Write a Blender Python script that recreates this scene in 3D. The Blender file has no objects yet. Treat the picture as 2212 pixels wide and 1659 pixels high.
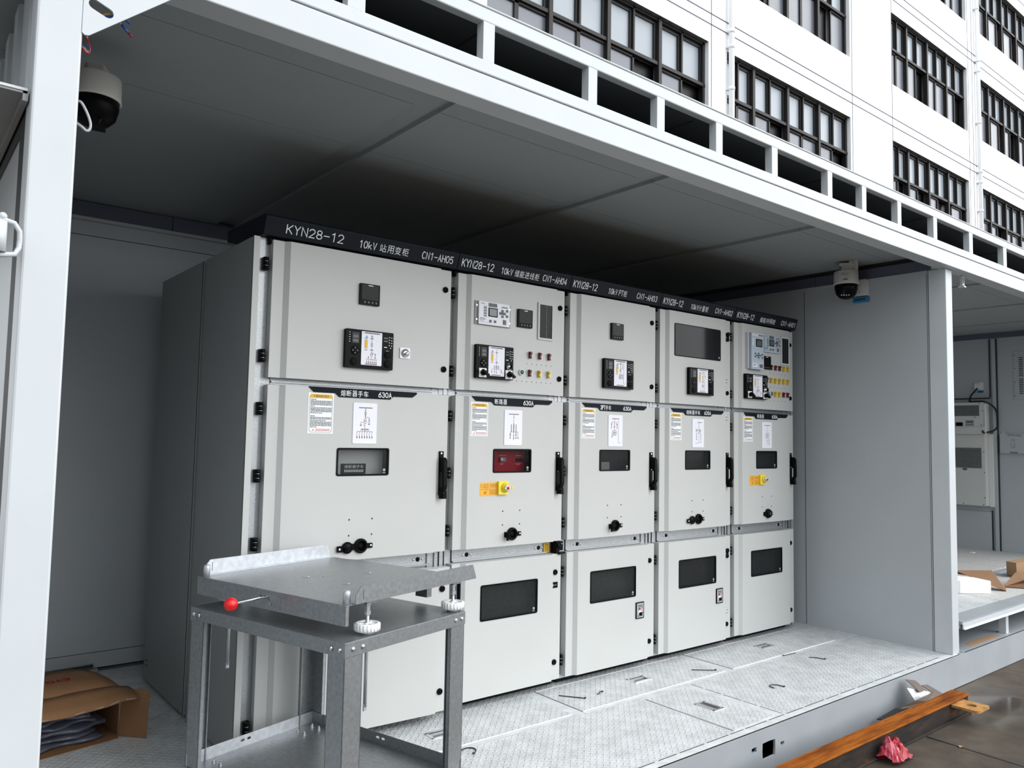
import bpy, bmesh, math, random
from mathutils import Vector, Matrix
random.seed(7)
PI = math.pi
SC = bpy.context.scene
COL = SC.collection

# ---------------------------------------------------------------- camera
cd = bpy.data.cameras.new('camera')
cd.sensor_width = 36.0
cd.lens = 1687.698 / 2212 * 36.0
cd.clip_start = 0.05
cd.clip_end = 300
cam = bpy.data.objects.new('camera', cd)
R0 = (0.7780007, -0.6279809, 0.0188364)
R1 = (0.0581127, 0.0420775, -0.9974229)
R2 = (0.62557, 0.7770904, 0.06923)
cam.matrix_world = Matrix(((R0[0], -R1[0], -R2[0], -1.285795), (R0[1], -R1[1], -R2[1], -3.330811),
                           (R0[2], -R1[2], -R2[2], 1.395955), (0, 0, 0, 1)))
COL.objects.link(cam)
SC.camera = cam

# ---------------------------------------------------------------- world: overcast sky
SC.view_settings.view_transform = 'Standard'
SC.view_settings.look = 'None'
SC.view_settings.gamma = 1.0
SC.view_settings.use_curve_mapping = False
SC.view_settings.exposure = 0.9
SC.cycles.use_denoising = True
W = bpy.data.worlds.new('overcast')
SC.world = W
W.use_nodes = True
nt = W.node_tree
bg = nt.nodes['Background']
tc = nt.nodes.new('ShaderNodeTexCoord')
sx = nt.nodes.new('ShaderNodeSeparateXYZ')
mr = nt.nodes.new('ShaderNodeMapRange')
mr.inputs['From Min'].default_value = 0.0
mr.inputs['From Max'].default_value = 0.9
mr.inputs['To Min'].default_value = 0.60
mr.inputs['To Max'].default_value = 1.0
nt.links.new(tc.outputs['Generated'], sx.inputs[0])
nt.links.new(sx.outputs['Z'], mr.inputs['Value'])
nt.links.new(mr.outputs[0], bg.inputs['Strength'])
bg.inputs['Color'].default_value = (0.90, 0.96, 1.0, 1)
sd = bpy.data.lights.new('sun', 'SUN')
sd.energy = 1.7
sd.angle = math.radians(70)
sun = bpy.data.objects.new('sun', sd)
sun.rotation_euler = (math.radians(60), 0, math.radians(42))
sun.location = (3, -8, 12)
COL.objects.link(sun)

# ---------------------------------------------------------------- materials
MATS = {}
def mat(name, base, rough=0.5, metal=0.0, var=0.0, vscale=3.0, bump=0.0, bscale=60.0, spec=0.5, emit=None, coat=0.0):
    m = bpy.data.materials.new(name)
    m.use_nodes = True
    t = m.node_tree
    b = t.nodes['Principled BSDF']
    c = (base[0], base[1], base[2], 1)
    b.inputs['Base Color'].default_value = c
    b.inputs['Roughness'].default_value = rough
    b.inputs['Metallic'].default_value = metal
    b.inputs['Specular IOR Level'].default_value = spec
    if coat:
        b.inputs['Coat Weight'].default_value = coat
    co = None
    if var or bump:
        co = t.nodes.new('ShaderNodeTexCoord')
    if var:
        n = t.nodes.new('ShaderNodeTexNoise')
        n.inputs['Scale'].default_value = vscale
        n.inputs['Detail'].default_value = 5
        t.links.new(co.outputs['Object'], n.inputs['Vector'])
        r = t.nodes.new('ShaderNodeValToRGB')
        r.color_ramp.elements[0].position = 0.3
        r.color_ramp.elements[1].position = 0.7
        r.color_ramp.elements[0].color = tuple(max(0, x * (1 - var)) for x in base) + (1,)
        r.color_ramp.elements[1].color = tuple(min(1, x * (1 + var)) for x in base) + (1,)
        t.links.new(n.outputs['Fac'], r.inputs[0])
        t.links.new(r.outputs[0], b.inputs['Base Color'])
    if bump:
        n2 = t.nodes.new('ShaderNodeTexNoise')
        n2.inputs['Scale'].default_value = bscale
        t.links.new(co.outputs['Object'], n2.inputs['Vector'])
        bp_ = t.nodes.new('ShaderNodeBump')
        bp_.inputs['Strength'].default_value = bump
        bp_.inputs['Distance'].default_value = 0.002
        t.links.new(n2.outputs['Fac'], bp_.inputs['Height'])
        t.links.new(bp_.outputs[0], b.inputs['Normal'])
    MATS[name] = m
    return m

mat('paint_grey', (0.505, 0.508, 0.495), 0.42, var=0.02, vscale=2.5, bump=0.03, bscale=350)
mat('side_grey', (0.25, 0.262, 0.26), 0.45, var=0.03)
mat('galvanised', (0.40, 0.415, 0.43), 0.42, 0.6, var=0.18, vscale=170, bump=0.03)
mat('zinc_sheet', (0.285, 0.30, 0.31), 0.37, 0.72, var=0.13, vscale=70)
mat('zinc_bright', (0.52, 0.54, 0.57), 0.40, 0.55, var=0.12, vscale=45)
mat('chrome', (0.75, 0.75, 0.76), 0.18, 1.0)
mat('black_plastic', (0.0028, 0.0028, 0.0034), 0.4, spec=0.09)
mat('black_gloss', (0.004, 0.0045, 0.005), 0.16, spec=0.12, bump=0.25, bscale=70)
mat('soft_black', (0.004, 0.004, 0.005), 0.8, spec=0.2)
mat('header_navy', (0.006, 0.009, 0.015), 0.45, spec=0.2)
mat('plate_navy', (0.005, 0.007, 0.012), 0.5, spec=0.1)
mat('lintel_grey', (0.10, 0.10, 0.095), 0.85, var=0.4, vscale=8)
mat('letter_white', (0.85, 0.87, 0.88), 0.5)
mat('letter_grey', (0.35, 0.36, 0.37), 0.5)
mat('white_plastic', (0.82, 0.82, 0.82), 0.4)
mat('ivory_plastic', (0.60, 0.60, 0.58), 0.45)
mat('card_white', (0.80, 0.80, 0.86), 0.5)
mat('diagram_red', (0.16, 0.03, 0.05), 0.6)
mat('ink', (0.03, 0.03, 0.035), 0.6)
mat('ink_red', (0.55, 0.12, 0.14), 0.6)
mat('gold', (0.72, 0.42, 0.03), 0.5)
mat('icon_blue', (0.08, 0.25, 0.6), 0.5)
mat('yellow_sticker', (0.80, 0.40, 0.02), 0.5)
mat('yellow_plastic', (0.85, 0.66, 0.03), 0.35)
mat('red_plastic', (0.65, 0.01, 0.015), 0.3)
mat('dark_red', (0.24, 0.006, 0.016), 0.5, spec=0.1)
mat('switch_red', (0.11, 0.006, 0.008), 0.4)
mat('switch_yellow', (0.62, 0.42, 0.02), 0.4)
mat('green_plastic', (0.02, 0.13, 0.09), 0.35)
mat('lcd', (0.10, 0.115, 0.115), 0.2)
mat('lcd_dark', (0.012, 0.013, 0.015), 0.2, spec=0.2)
mat('silver_paint', (0.66, 0.67, 0.69), 0.4, 0.2)
mat('relay_blue', (0.42, 0.50, 0.58), 0.45)
mat('key_grey', (0.10, 0.105, 0.11), 0.5)
mat('film_dark', (0.012, 0.013, 0.015), 0.07, spec=0.12)
mat('container_white', (0.53, 0.56, 0.58), 0.42, var=0.025, vscale=4, bump=0.04, bscale=200)
mat('base_grey', (0.33, 0.352, 0.375), 0.42, var=0.06, vscale=5)
mat('wall_panel', (0.42, 0.445, 0.465), 0.5, var=0.02)
mat('ceiling_panel', (0.34, 0.365, 0.37), 0.5, var=0.02)
mat('groove', (0.03, 0.033, 0.035), 0.7)
mat('band_navy', (0.10, 0.105, 0.15), 0.5)
mat('raised_board', (0.52, 0.51, 0.49), 0.7, var=0.15, vscale=40)
mat('cardboard', (0.21, 0.105, 0.045), 0.8, var=0.12, vscale=6)
mat('cardboard_edge', (0.36, 0.22, 0.12), 0.85)
mat('tape', (0.45, 0.40, 0.36), 0.2)
mat('box_red', (0.20, 0.008, 0.008), 0.7)
mat('sleeve_plastic', (0.09, 0.095, 0.125), 0.18, var=0.25, vscale=12)
mat('foam', (0.92, 0.92, 0.92), 0.8, bump=0.1, bscale=300)
mat('paper_brown', (0.11, 0.075, 0.058), 0.7, var=0.2, vscale=15)
mat('film_clear', (0.62, 0.62, 0.64), 0.2)
mat('bag_red', (0.30, 0.002, 0.012), 0.28, spec=0.3)
mat('bag_pink', (0.44, 0.05, 0.08), 0.15)
mat('socket_white', (0.66, 0.66, 0.64), 0.4)
mat('label_blue', (0.015, 0.20, 0.42), 0.5)
mat('wire_blue', (0.02, 0.09, 0.38), 0.4)
mat('wire_red', (0.30, 0.01, 0.015), 0.4)
mat('wire_yellow', (0.62, 0.40, 0.12), 0.4)
mat('cable_grey', (0.42, 0.43, 0.46), 0.4)
mat('cam_shell', (0.62, 0.61, 0.58), 0.45)
mat('render_white', (0.92, 0.92, 0.93), 0.75, var=0.012, vscale=0.6)
mat('joint_grey', (0.13, 0.13, 0.165), 0.8)
mat('frame_bronze', (0.021, 0.017, 0.017), 0.55, spec=0.25)
mat('frame_shade', (0.008, 0.008, 0.009), 0.5)  # black that paints the shade beside and under the bronze frames
mat('pane_frosted', (0.30, 0.335, 0.375), 0.30, var=0.05, vscale=1.5)
mat('pane_grey', (0.135, 0.143, 0.172), 0.3, var=0.04, vscale=1.5)
mat('open_shade', (0.004, 0.004, 0.005), 0.35, spec=0.2)
mat('pipe_white', (0.88, 0.88, 0.89), 0.5)
mat('gap_rubber_black', (0.005, 0.005, 0.006), 0.6)
mat('floor_strip', (0.66, 0.685, 0.695), 0.45, 0.15, var=0.12, vscale=14)
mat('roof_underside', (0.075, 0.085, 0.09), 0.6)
mat('lug_rust', (0.42, 0.20, 0.05), 0.7, var=0.35, vscale=25)

def shader_tools(m):
    t = m.node_tree
    def N(op, a, b=None):
        n = t.nodes.new('ShaderNodeMath')
        n.operation = op
        for i, v in enumerate((a, b)):
            if v is None:
                continue
            if isinstance(v, (int, float)):
                n.inputs[i].default_value = v
            else:
                t.links.new(v, n.inputs[i])
        return n.outputs[0]
    return t, N

def chequer(name, base, pitch=0.040, rough=0.42, metal=0.25, dirt=0.25, strength=0.9):
    m = mat(name, base, rough, metal)
    t, N = shader_tools(m)
    co = t.nodes.new('ShaderNodeTexCoord')
    sp = t.nodes.new('ShaderNodeSeparateXYZ')
    t.links.new(co.outputs['Object'], sp.inputs[0])
    hs = []
    for off, sgn in ((0.0, 1), (0.5, -1)):
        fx = N('SUBTRACT', N('FRACT', N('ADD', N('MULTIPLY', sp.outputs['X'], 1 / pitch), 50 + off)), 0.5)
        fy = N('SUBTRACT', N('FRACT', N('ADD', N('MULTIPLY', sp.outputs['Y'], 1 / pitch), 50 + off)), 0.5)
        a = N('MULTIPLY', N('ADD', fx, N('MULTIPLY', fy, sgn)), 0.7071)
        b = N('MULTIPLY', N('SUBTRACT', fx, N('MULTIPLY', fy, sgn)), 0.7071)
        q = N('ADD', N('POWER', N('MULTIPLY', N('ABSOLUTE', a), 1 / 0.36), 2.0), N('POWER', N('MULTIPLY', N('ABSOLUTE', b), 1 / 0.13), 2.0))
        hs.append(N('MAXIMUM', N('SUBTRACT', 1.0, q), 0.0))
    h = N('POWER', N('MAXIMUM', hs[0], hs[1]), 0.5)
    bp_ = t.nodes.new('ShaderNodeBump')
    bp_.inputs['Strength'].default_value = strength
    bp_.inputs['Distance'].default_value = 0.004
    t.links.new(h, bp_.inputs['Height'])
    b = t.nodes['Principled BSDF']
    t.links.new(bp_.outputs[0], b.inputs['Normal'])
    n = t.nodes.new('ShaderNodeTexNoise')
    n.inputs['Scale'].default_value = 9
    n.inputs['Detail'].default_value = 8
    n.inputs['Roughness'].default_value = 0.7
    t.links.new(co.outputs['Object'], n.inputs['Vector'])
    r = t.nodes.new('ShaderNodeValToRGB')
    r.color_ramp.elements[0].position = 0.33
    r.color_ramp.elements[1].position = 0.6
    r.color_ramp.elements[0].color = tuple(x * (1 - dirt) for x in base) + (1,)
    r.color_ramp.elements[1].color = tuple(base) + (1,)
    t.links.new(n.outputs['Fac'], r.inputs[0])
    t.links.new(r.outputs[0], b.inputs['Base Color'])
    return m
chequer('chequer_plate', (0.73, 0.75, 0.755))

def mesh_screen(name, line, pw=0.0125, ph=0.0078, thick=0.16):
    m = mat(name, line, 0.5, 0.0, spec=0.1)
    t, N = shader_tools(m)
    co = t.nodes.new('ShaderNodeTexCoord')
    sp = t.nodes.new('ShaderNodeSeparateXYZ')
    t.links.new(co.outputs['Object'], sp.inputs[0])
    u = N('MULTIPLY', sp.outputs['X'], 1 / pw)
    v = N('MULTIPLY', sp.outputs['Z'], 1 / ph)
    a = N('ABSOLUTE', N('SUBTRACT', N('FRACT', N('ADD', N('ADD', u, v), 900.0)), 0.5))
    b = N('ABSOLUTE', N('SUBTRACT', N('FRACT', N('ADD', N('SUBTRACT', u, v), 900.0)), 0.5))
    f = N('GREATER_THAN', N('MAXIMUM', a, b), 0.5 - thick / 2)
    tr = t.nodes.new('ShaderNodeBsdfTransparent')
    gl = t.nodes.new('ShaderNodeBsdfGlossy')
    gl.inputs['Roughness'].default_value = 0.06
    gl.inputs['Color'].default_value = (0.7, 0.7, 0.7, 1)
    fr = t.nodes.new('ShaderNodeFresnel')
    fr.inputs['IOR'].default_value = 1.14
    mg = t.nodes.new('ShaderNodeMixShader')
    t.links.new(fr.outputs[0], mg.inputs[0])
    t.links.new(tr.outputs[0], mg.inputs[1])
    t.links.new(gl.outputs[0], mg.inputs[2])
    mx = t.nodes.new('ShaderNodeMixShader')
    t.links.new(f, mx.inputs[0])
    t.links.new(mg.outputs[0], mx.inputs[1])
    t.links.new(t.nodes['Principled BSDF'].outputs[0], mx.inputs[2])
    t.links.new(mx.outputs[0], t.nodes['Material Output'].inputs[0])
    return m
mesh_screen('mesh_glass', (0.14, 0.15, 0.15), 0.0135, 0.0085, 0.085)
mesh_screen('mesh_glass_dark', (0.012, 0.010, 0.011), 0.0135, 0.0085, 0.12)
mesh_screen('mesh_glass_fine', (0.07, 0.076, 0.08), 0.0125, 0.008, 0.10)

def grid_screen(name, line, back, p=0.02, thick=0.3):
    m = mat(name, back, 0.6)
    t, N = shader_tools(m)
    co = t.nodes.new('ShaderNodeTexCoord')
    sp = t.nodes.new('ShaderNodeSeparateXYZ')
    t.links.new(co.outputs['Object'], sp.inputs[0])
    a = N('FRACT', N('ADD', N('MULTIPLY', sp.outputs['Y'], 1 / p), 900.0))
    b = N('FRACT', N('ADD', N('MULTIPLY', sp.outputs['Z'], 1 / p), 900.0))
    f = N('LESS_THAN', N('MINIMUM', a, b), thick)
    mx = t.nodes.new('ShaderNodeMix')
    mx.data_type = 'RGBA'
    mx.inputs[6].default_value = tuple(back) + (1,)
    mx.inputs[7].default_value = tuple(line) + (1,)
    t.links.new(f, mx.inputs[0])
    t.links.new(mx.outputs[2], t.nodes['Principled BSDF'].inputs['Base Color'])
    return m
grid_screen('air_grille', (0.30, 0.31, 0.31), (0.012, 0.012, 0.014), 0.0145, 0.22)

def ramp_mat(name, stops, scale, rough, stretch=(1, 1, 1), metal=0.0, bump=0.3, rough2=None, scale2=None, spec=0.5):
    m = mat(name, stops[0][1], rough, metal, spec=spec)
    t = m.node_tree
    b = t.nodes['Principled BSDF']
    co = t.nodes.new('ShaderNodeTexCoord')
    mp = t.nodes.new('ShaderNodeMapping')
    mp.inputs['Scale'].default_value = stretch
    t.links.new(co.outputs['Object'], mp.inputs[0])
    n = t.nodes.new('ShaderNodeTexNoise')
    n.inputs['Scale'].default_value = scale
    n.inputs['Detail'].default_value = 8
    n.inputs['Roughness'].default_value = 0.65
    t.links.new(mp.outputs[0], n.inputs['Vector'])
    r = t.nodes.new('ShaderNodeValToRGB')
    el = r.color_ramp.elements
    while len(el) < len(stops):
        el.new(0.5)
    for e, (p, c) in zip(el, stops):
        e.position = p
        e.color = tuple(c) + (1,)
    t.links.new(n.outputs['Fac'], r.inputs[0])
    t.links.new(r.outputs[0], b.inputs['Base Color'])
    if rough2 is not None:
        n2 = t.nodes.new('ShaderNodeTexNoise')
        n2.inputs['Scale'].default_value = scale2
        n2.inputs['Detail'].default_value = 3
        t.links.new(co.outputs['Object'], n2.inputs['Vector'])
        r2 = t.nodes.new('ShaderNodeMapRange')
        r2.inputs['From Min'].default_value = 0.36
        r2.inputs['From Max'].default_value = 0.5
        r2.inputs['To Min'].default_value = rough2
        r2.inputs['To Max'].default_value = rough
        t.links.new(n2.outputs['Fac'], r2.inputs[0])
        t.links.new(r2.outputs[0], b.inputs['Roughness'])
    if bump:
        bp_ = t.nodes.new('ShaderNodeBump')
        bp_.inputs['Strength'].default_value = bump
        bp_.inputs['Distance'].default_value = 0.003
        t.links.new(n.outputs['Fac'], bp_.inputs['Height'])
        t.links.new(bp_.outputs[0], b.inputs['Normal'])
    return m
ramp_mat('rust', [(0.28, (0.07, 0.018, 0.002)), (0.45, (0.20, 0.052, 0.004)), (0.6, (0.34, 0.100, 0.008)), (0.75, (0.15, 0.038, 0.004))], 9, 0.8, (0.35, 3, 1), spec=0.12)
ramp_mat('rust_dark', [(0.38, (0.020, 0.017, 0.016)), (0.60, (0.040, 0.028, 0.022)), (0.76, (0.17, 0.055, 0.012))], 8, 0.75, (0.6, 1, 3), spec=0.15)
ramp_mat('wet_concrete', [(0.3, (0.034, 0.026, 0.019)), (0.5, (0.066, 0.051, 0.038)), (0.68, (0.105, 0.082, 0.061))], 2.4, 0.8, (1, 1, 1), 0, 0.4, 0.12, 0.8, spec=0.3)

# ---------------------------------------------------------------- mesh builder
TEXTS = {}
def curve_geo(setup):
    cu = bpy.data.curves.new('tmp', 'CURVE') if setup else None
    return cu
def eval_curve(cu):
    ob = bpy.data.objects.new('tmp', cu)
    COL.objects.link(ob)
    dg = bpy.context.evaluated_depsgraph_get()
    dg.update()
    me = bpy.data.meshes.new_from_object(ob.evaluated_get(dg))
    vs = [tuple(v.co) for v in me.vertices]
    fs = [tuple(p.vertices) for p in me.polygons]
    bpy.data.objects.remove(ob)
    bpy.data.meshes.remove(me)
    bpy.data.curves.remove(cu)
    return vs, fs
def text_geo(s):
    if s not in TEXTS:
        cu = bpy.data.curves.new('tmp', 'FONT')
        cu.body = s
        cu.size = 1.0
        cu.resolution_u = 3
        vs, fs = eval_curve(cu)
        xs = [v[0] for v in vs]; ys = [v[1] for v in vs]
        x0, x1, y0, y1 = min(xs), max(xs), min(ys), max(ys)
        TEXTS[s] = ([((v[0] - x0) / (x1 - x0), (v[1] - y0) / (y1 - y0)) for v in vs], fs)
    return TEXTS[s]
def _arc(cx, cy, rx, ry, a0, a1, n=12):
    return [(cx + rx * math.cos(math.radians(a0 + (a1 - a0) * i / n)), cy + ry * math.sin(math.radians(a0 + (a1 - a0) * i / n))) for i in range(n + 1)]
GLYPH = {
    'K': [[(0, 0), (0, 1)], [(1, 1), (0, .40)], [(.28, .57), (1, 0)]], 'Y': [[(0, 1), (.5, .5), (1, 1)], [(.5, .5), (.5, 0)]], 'N': [[(0, 0), (0, 1), (1, 0), (1, 1)]],
    '2': [_arc(.5, .70, .5, .30, 165, -25) + [(0, 0), (1, 0)]], '8': [_arc(.5, .76, .42, .24, 0, 360, 16), _arc(.5, .26, .5, .26, 0, 360, 16)], '-': [[(0, .48), (1, .48)]],
    '1': [[(.18, .82), (.6, 1), (.6, 0)]], '0': [_arc(.5, .5, .5, .5, 0, 360, 18)], 'k': [[(0, 0), (0, 1)], [(.85, .64), (0, .22)], [(.3, .37), (.95, 0)]], 'V': [[(0, 1), (.5, 0), (1, 1)]],
    'P': [[(0, 0), (0, 1), (.55, 1)] + _arc(.55, .75, .45, .25, 90, -90) + [(0, .5)]], 'T': [[(0, 1), (1, 1)], [(.5, 1), (.5, 0)]], 'C': [_arc(.52, .5, .52, .5, 48, 312, 16)],
    'A': [[(0, 0), (.5, 1), (1, 0)], [(.17, .33), (.83, .33)]], 'H': [[(0, 0), (0, 1)], [(1, 0), (1, 1)], [(0, .5), (1, .5)]], '5': [[(.92, 1), (.14, 1), (.07, .53)] + _arc(.48, .33, .5, .33, 142, -150)],
    '4': [[(.74, 0), (.74, 1), (0, .3), (1, .3)]], '3': [_arc(.48, .76, .42, .24, 160, -85), _arc(.48, .27, .5, .27, 85, -165)], '6': [_arc(.5, .31, .5, .31, 0, 360, 16), [(.80, 1), (.28, .66), (.03, .40)]],
}
def holed_geo(outer, holes, thick):
    cu = bpy.data.curves.new('tmp', 'CURVE')
    cu.dimensions = '2D'
    cu.fill_mode = 'BOTH'
    cu.extrude = thick / 2
    for poly in [outer] + list(holes):
        sp = cu.splines.new('POLY')
        sp.points.add(len(poly) - 1)
        for p, q in zip(sp.points, poly):
            p.co = (q[0], q[1], 0, 1)
        sp.use_cyclic_u = True
    return eval_curve(cu)

def round_rect(x0, x1, z0, z1, r, n=4):
    pts = []
    for cx, cz, a0 in ((x1 - r, z1 - r, 0), (x0 + r, z1 - r, 90), (x0 + r, z0 + r, 180), (x1 - r, z0 + r, 270)):
        for i in range(n + 1):
            a = math.radians(a0 + 90 * i / n)
            pts.append((cx + r * math.cos(a), cz + r * math.sin(a)))
    return pts

def smooth(pts, k=5):
    P = [Vector(p) for p in pts]
    out = []
    for i in range(len(P) - 1):
        p0, p1, p2, p3 = P[max(i - 1, 0)], P[i], P[i + 1], P[min(i + 2, len(P) - 1)]
        for j in range(k):
            t = j / k
            out.append(.5 * ((2 * p1) + (p2 - p0) * t + (2 * p0 - 5 * p1 + 4 * p2 - p3) * t * t + (3 * p1 - p0 - 3 * p2 + p3) * t ** 3))
    return out + [P[-1]]

class MB:
    def __init__(s, off=(0, 0, 0)):
        s.v = []; s.f = []; s.mi = []; s.sm = []; s.mats = []; s.off = Vector(off)
    def m(s, name):
        if name not in s.mats:
            s.mats.append(name)
        return s.mats.index(name)
    def add(s, vs, fs, mname, smooth=False):
        b = len(s.v); k = s.m(mname)
        s.v += [tuple(Vector(p) - s.off) for p in vs]
        for f in fs:
            s.f.append(tuple(b + i for i in f)); s.mi.append(k); s.sm.append(smooth)
        return s
    def quad(s, a, b, c, d, mname):
        return s.add([a, b, c, d], [(0, 1, 2, 3)], mname)
    def box(s, x0, x1, y0, y1, z0, z1, mname, mz=None):
        vs = [(x, y, z) for x in (x0, x1) for y in (y0, y1) for z in (z0, z1)]
        fs = [(0, 1, 3, 2), (4, 6, 7, 5), (0, 4, 5, 1), (2, 3, 7, 6), (0, 2, 6, 4), (1, 5, 7, 3)]
        return s.add(vs, fs, mname)
    def obox(s, o, ax, ay, az, mname):
        o, ax, ay, az = map(Vector, (o, ax, ay, az))
        vs = [o + ax * i + ay * j + az * k for i in (0, 1) for j in (0, 1) for k in (0, 1)]
        fs = [(0, 1, 3, 2), (4, 6, 7, 5), (0, 4, 5, 1), (2, 3, 7, 6), (0, 2, 6, 4), (1, 5, 7, 3)]
        return s.add(vs, fs, mname)
    def prism(s, poly, axis, a0, a1, mname, smooth=False):
        def P(p, a):
            return (a, p[0], p[1]) if axis == 'x' else (p[0], a, p[1]) if axis == 'y' else (p[0], p[1], a)
        n = len(poly)
        vs = [P(p, a0) for p in poly] + [P(p, a1) for p in poly]
        s.add(vs, [(i, (i + 1) % n, n + (i + 1) % n, n + i) for i in range(n)], mname, smooth)
        s.add(vs, [tuple(range(n)), tuple(range(2 * n - 1, n - 1, -1))], mname)
        return s
    def plate(s, x0, x1, z0, z1, y, t, mname, r=0.0):
        if r:
            return s.prism(round_rect(x0, x1, z0, z1, r), 'y', y, y - t, mname)
        return s.box(x0, x1, y - t, y, z0, z1, mname)
    def cyl(s, p0, p1, r0, mname, r1=None, n=16, caps=True, smooth=True):
        p0, p1 = Vector(p0), Vector(p1)
        r1 = r0 if r1 is None else r1
        d = (p1 - p0).normalized()
        a = d.cross(Vector((0, 0, 1)))
        if a.length < 1e-3:
            a = d.cross(Vector((1, 0, 0)))
        a.normalize(); b = d.cross(a)
        ring = lambda c, r: [c + (a * math.cos(2 * PI * i / n) + b * math.sin(2 * PI * i / n)) * r for i in range(n)]
        s.add(ring(p0, r0) + ring(p1, r1), [(i, (i + 1) % n, n + (i + 1) % n, n + i) for i in range(n)], mname, smooth)
        if caps:
            s.add(ring(p0, r0), [tuple(range(n))], mname)
            s.add(ring(p1, r1), [tuple(range(n))], mname)
        return s
    def lathe(s, prof, c, d, mname, n=24, smooth=True):
        c, d = Vector(c), Vector(d).normalized()
        a = d.cross(Vector((0, 0, 1)))
        if a.length < 1e-3:
            a = d.cross(Vector((1, 0, 0)))
        a.normalize(); b = d.cross(a)
        vs = []
        for r, h in prof:
            vs += [c + d * h + (a * math.cos(2 * PI * i / n) + b * math.sin(2 * PI * i / n)) * r for i in range(n)]
        fs = []
        for k in range(len(prof) - 1):
            fs += [(k * n + i, k * n + (i + 1) % n, (k + 1) * n + (i + 1) % n, (k + 1) * n + i) for i in range(n)]
        s.add(vs, fs, mname, smooth)
        m_ = len(prof) - 1
        caps = []
        if prof[0][0] > 1e-6: caps.append(tuple(range(n)))
        if prof[-1][0] > 1e-6: caps.append(tuple(m_ * n + i for i in range(n)))
        if caps: s.add(vs, caps, mname)
        return s
    def tube(s, pts, r, mname, n=8):
        pts = [Vector(p) for p in pts]
        rings = []
        a = None
        for i, p in enumerate(pts):
            d = (pts[min(i + 1, len(pts) - 1)] - pts[max(i - 1, 0)]).normalized()
            if a is None:
                a = d.cross(Vector((0.3, 0.2, 1))).normalized()
            a = (a - d * a.dot(d)).normalized()
            b = d.cross(a)
            rings.append([p + (a * math.cos(2 * PI * k / n) + b * math.sin(2 * PI * k / n)) * r for k in range(n)])
        vs = [q for g in rings for q in g]
        fs = [(i * n + k, i * n + (k + 1) % n, (i + 1) * n + (k + 1) % n, (i + 1) * n + k) for i in range(len(pts) - 1) for k in range(n)]
        s.add(vs, fs, mname, True)
        s.add(rings[0] + rings[-1], [tuple(range(n)), tuple(range(n, 2 * n))], mname)
        return s
    def ball(s, c, r, mname, sc=(1, 1, 1), n=12):
        c = Vector(c)
        vs = []
        for i in range(n + 1):
            t = PI * i / n
            for k in range(2 * n):
                p = PI * k / n
                vs.append(c + Vector((math.sin(t) * math.cos(p) * sc[0], math.sin(t) * math.sin(p) * sc[1], math.cos(t) * sc[2])) * r)
        fs = [(i * 2 * n + k, i * 2 * n + (k + 1) % (2 * n), (i + 1) * 2 * n + (k + 1) % (2 * n), (i + 1) * 2 * n + k) for i in range(n) for k in range(2 * n)]
        return s.add(vs, fs, mname, True)
    def text(s, txt, o, right, up, w, h, mname):
        vs, fs = text_geo(txt)
        o, right, up = Vector(o), Vector(right).normalized() * w, Vector(up).normalized() * h
        return s.add([o + right * p[0] + up * p[1] for p in vs], fs, mname)
    def ribbon(s, P, wd, fn, mname):
        n = len(P)
        closed = (P[0] - P[-1]).length < 1e-6
        L, Rr = [], []
        for i in range(n):
            d0 = (P[i] - P[i - 1]).normalized() if i > 0 else (P[-1] - P[-2]).normalized() if closed else None
            d1 = (P[i + 1] - P[i]).normalized() if i < n - 1 else (P[1] - P[0]).normalized() if closed else None
            q = P[i].copy()
            if d0 is None: q -= d1 * wd * .4; d0 = d1
            if d1 is None: q += d0 * wd * .4; d1 = d0
            n0, n1 = Vector((-d0[1], d0[0])), Vector((-d1[1], d1[0]))
            m = (n0 + n1)
            m = n0 if m.length < 1e-4 else m.normalized()
            m = m * (wd / 2 / max(.45, m.dot(n0)))
            L.append(q + m); Rr.append(q - m)
        vs = [fn(q) for q in L] + [fn(q) for q in Rr]
        s.add(vs, [(i, i + 1, n + i + 1, n + i) for i in range(n - 1)], mname)
    def stroke_text(s, txt, o, right, up, w, h, mname, lw=0.12):
        # narrow technical lettering; Chinese characters between it come from the built-in font
        runs = []
        for ch in txt:
            if ch == ' ': runs.append((' ', .32))
            elif ch in GLYPH: runs.append((ch, .62))
            else: runs.append((ch, 1.08))
        tot = sum(q for _, q in runs) - .16
        o, right, up = Vector(o), Vector(right).normalized(), Vector(up).normalized()
        k = w / tot
        x = 0.0
        nrm = right.cross(up).normalized(); lift = 0.0
        for ch, adv in runs:
            if ch in GLYPH:
                gw = .44 * k
                for pl in GLYPH[ch]:
                    P = [Vector((x * k + p[0] * gw, (lw / 2 + p[1] * (1 - lw)) * h)) for p in pl]
                    lift += .00012
                    s.ribbon(P, lw * h, lambda q: o + right * q[0] + up * q[1] + nrm * lift, mname)
            elif ch != ' ':
                s.text(ch, o + right * x * k - up * h * .04, right, up, .92 * k, h * 1.06, mname)
            x += adv
        return s
    def holed(s, outer, holes, thick, fn, mname):
        vs, fs = holed_geo(outer, holes, thick)
        return s.add([fn(*p) for p in vs], fs, mname)
    def build(s, name, parent=None, loc=(0, 0, 0), rot=(0, 0, 0), bevel=0.0, label=None, solid=0.0, clean=True):
        me = bpy.data.meshes.new(name)
        me.from_pydata(s.v, [], s.f)
        for k in s.mats:
            me.materials.append(MATS[k])
        me.polygons.foreach_set('material_index', s.mi)
        me.polygons.foreach_set('use_smooth', s.sm)
        if clean:
            bm = bmesh.new(); bm.from_mesh(me)
            bmesh.ops.remove_doubles(bm, verts=bm.verts, dist=1e-6)
            bmesh.ops.recalc_face_normals(bm, faces=bm.faces)
            bm.to_mesh(me); bm.free()
        o = bpy.data.objects.new(name, me)
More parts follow.
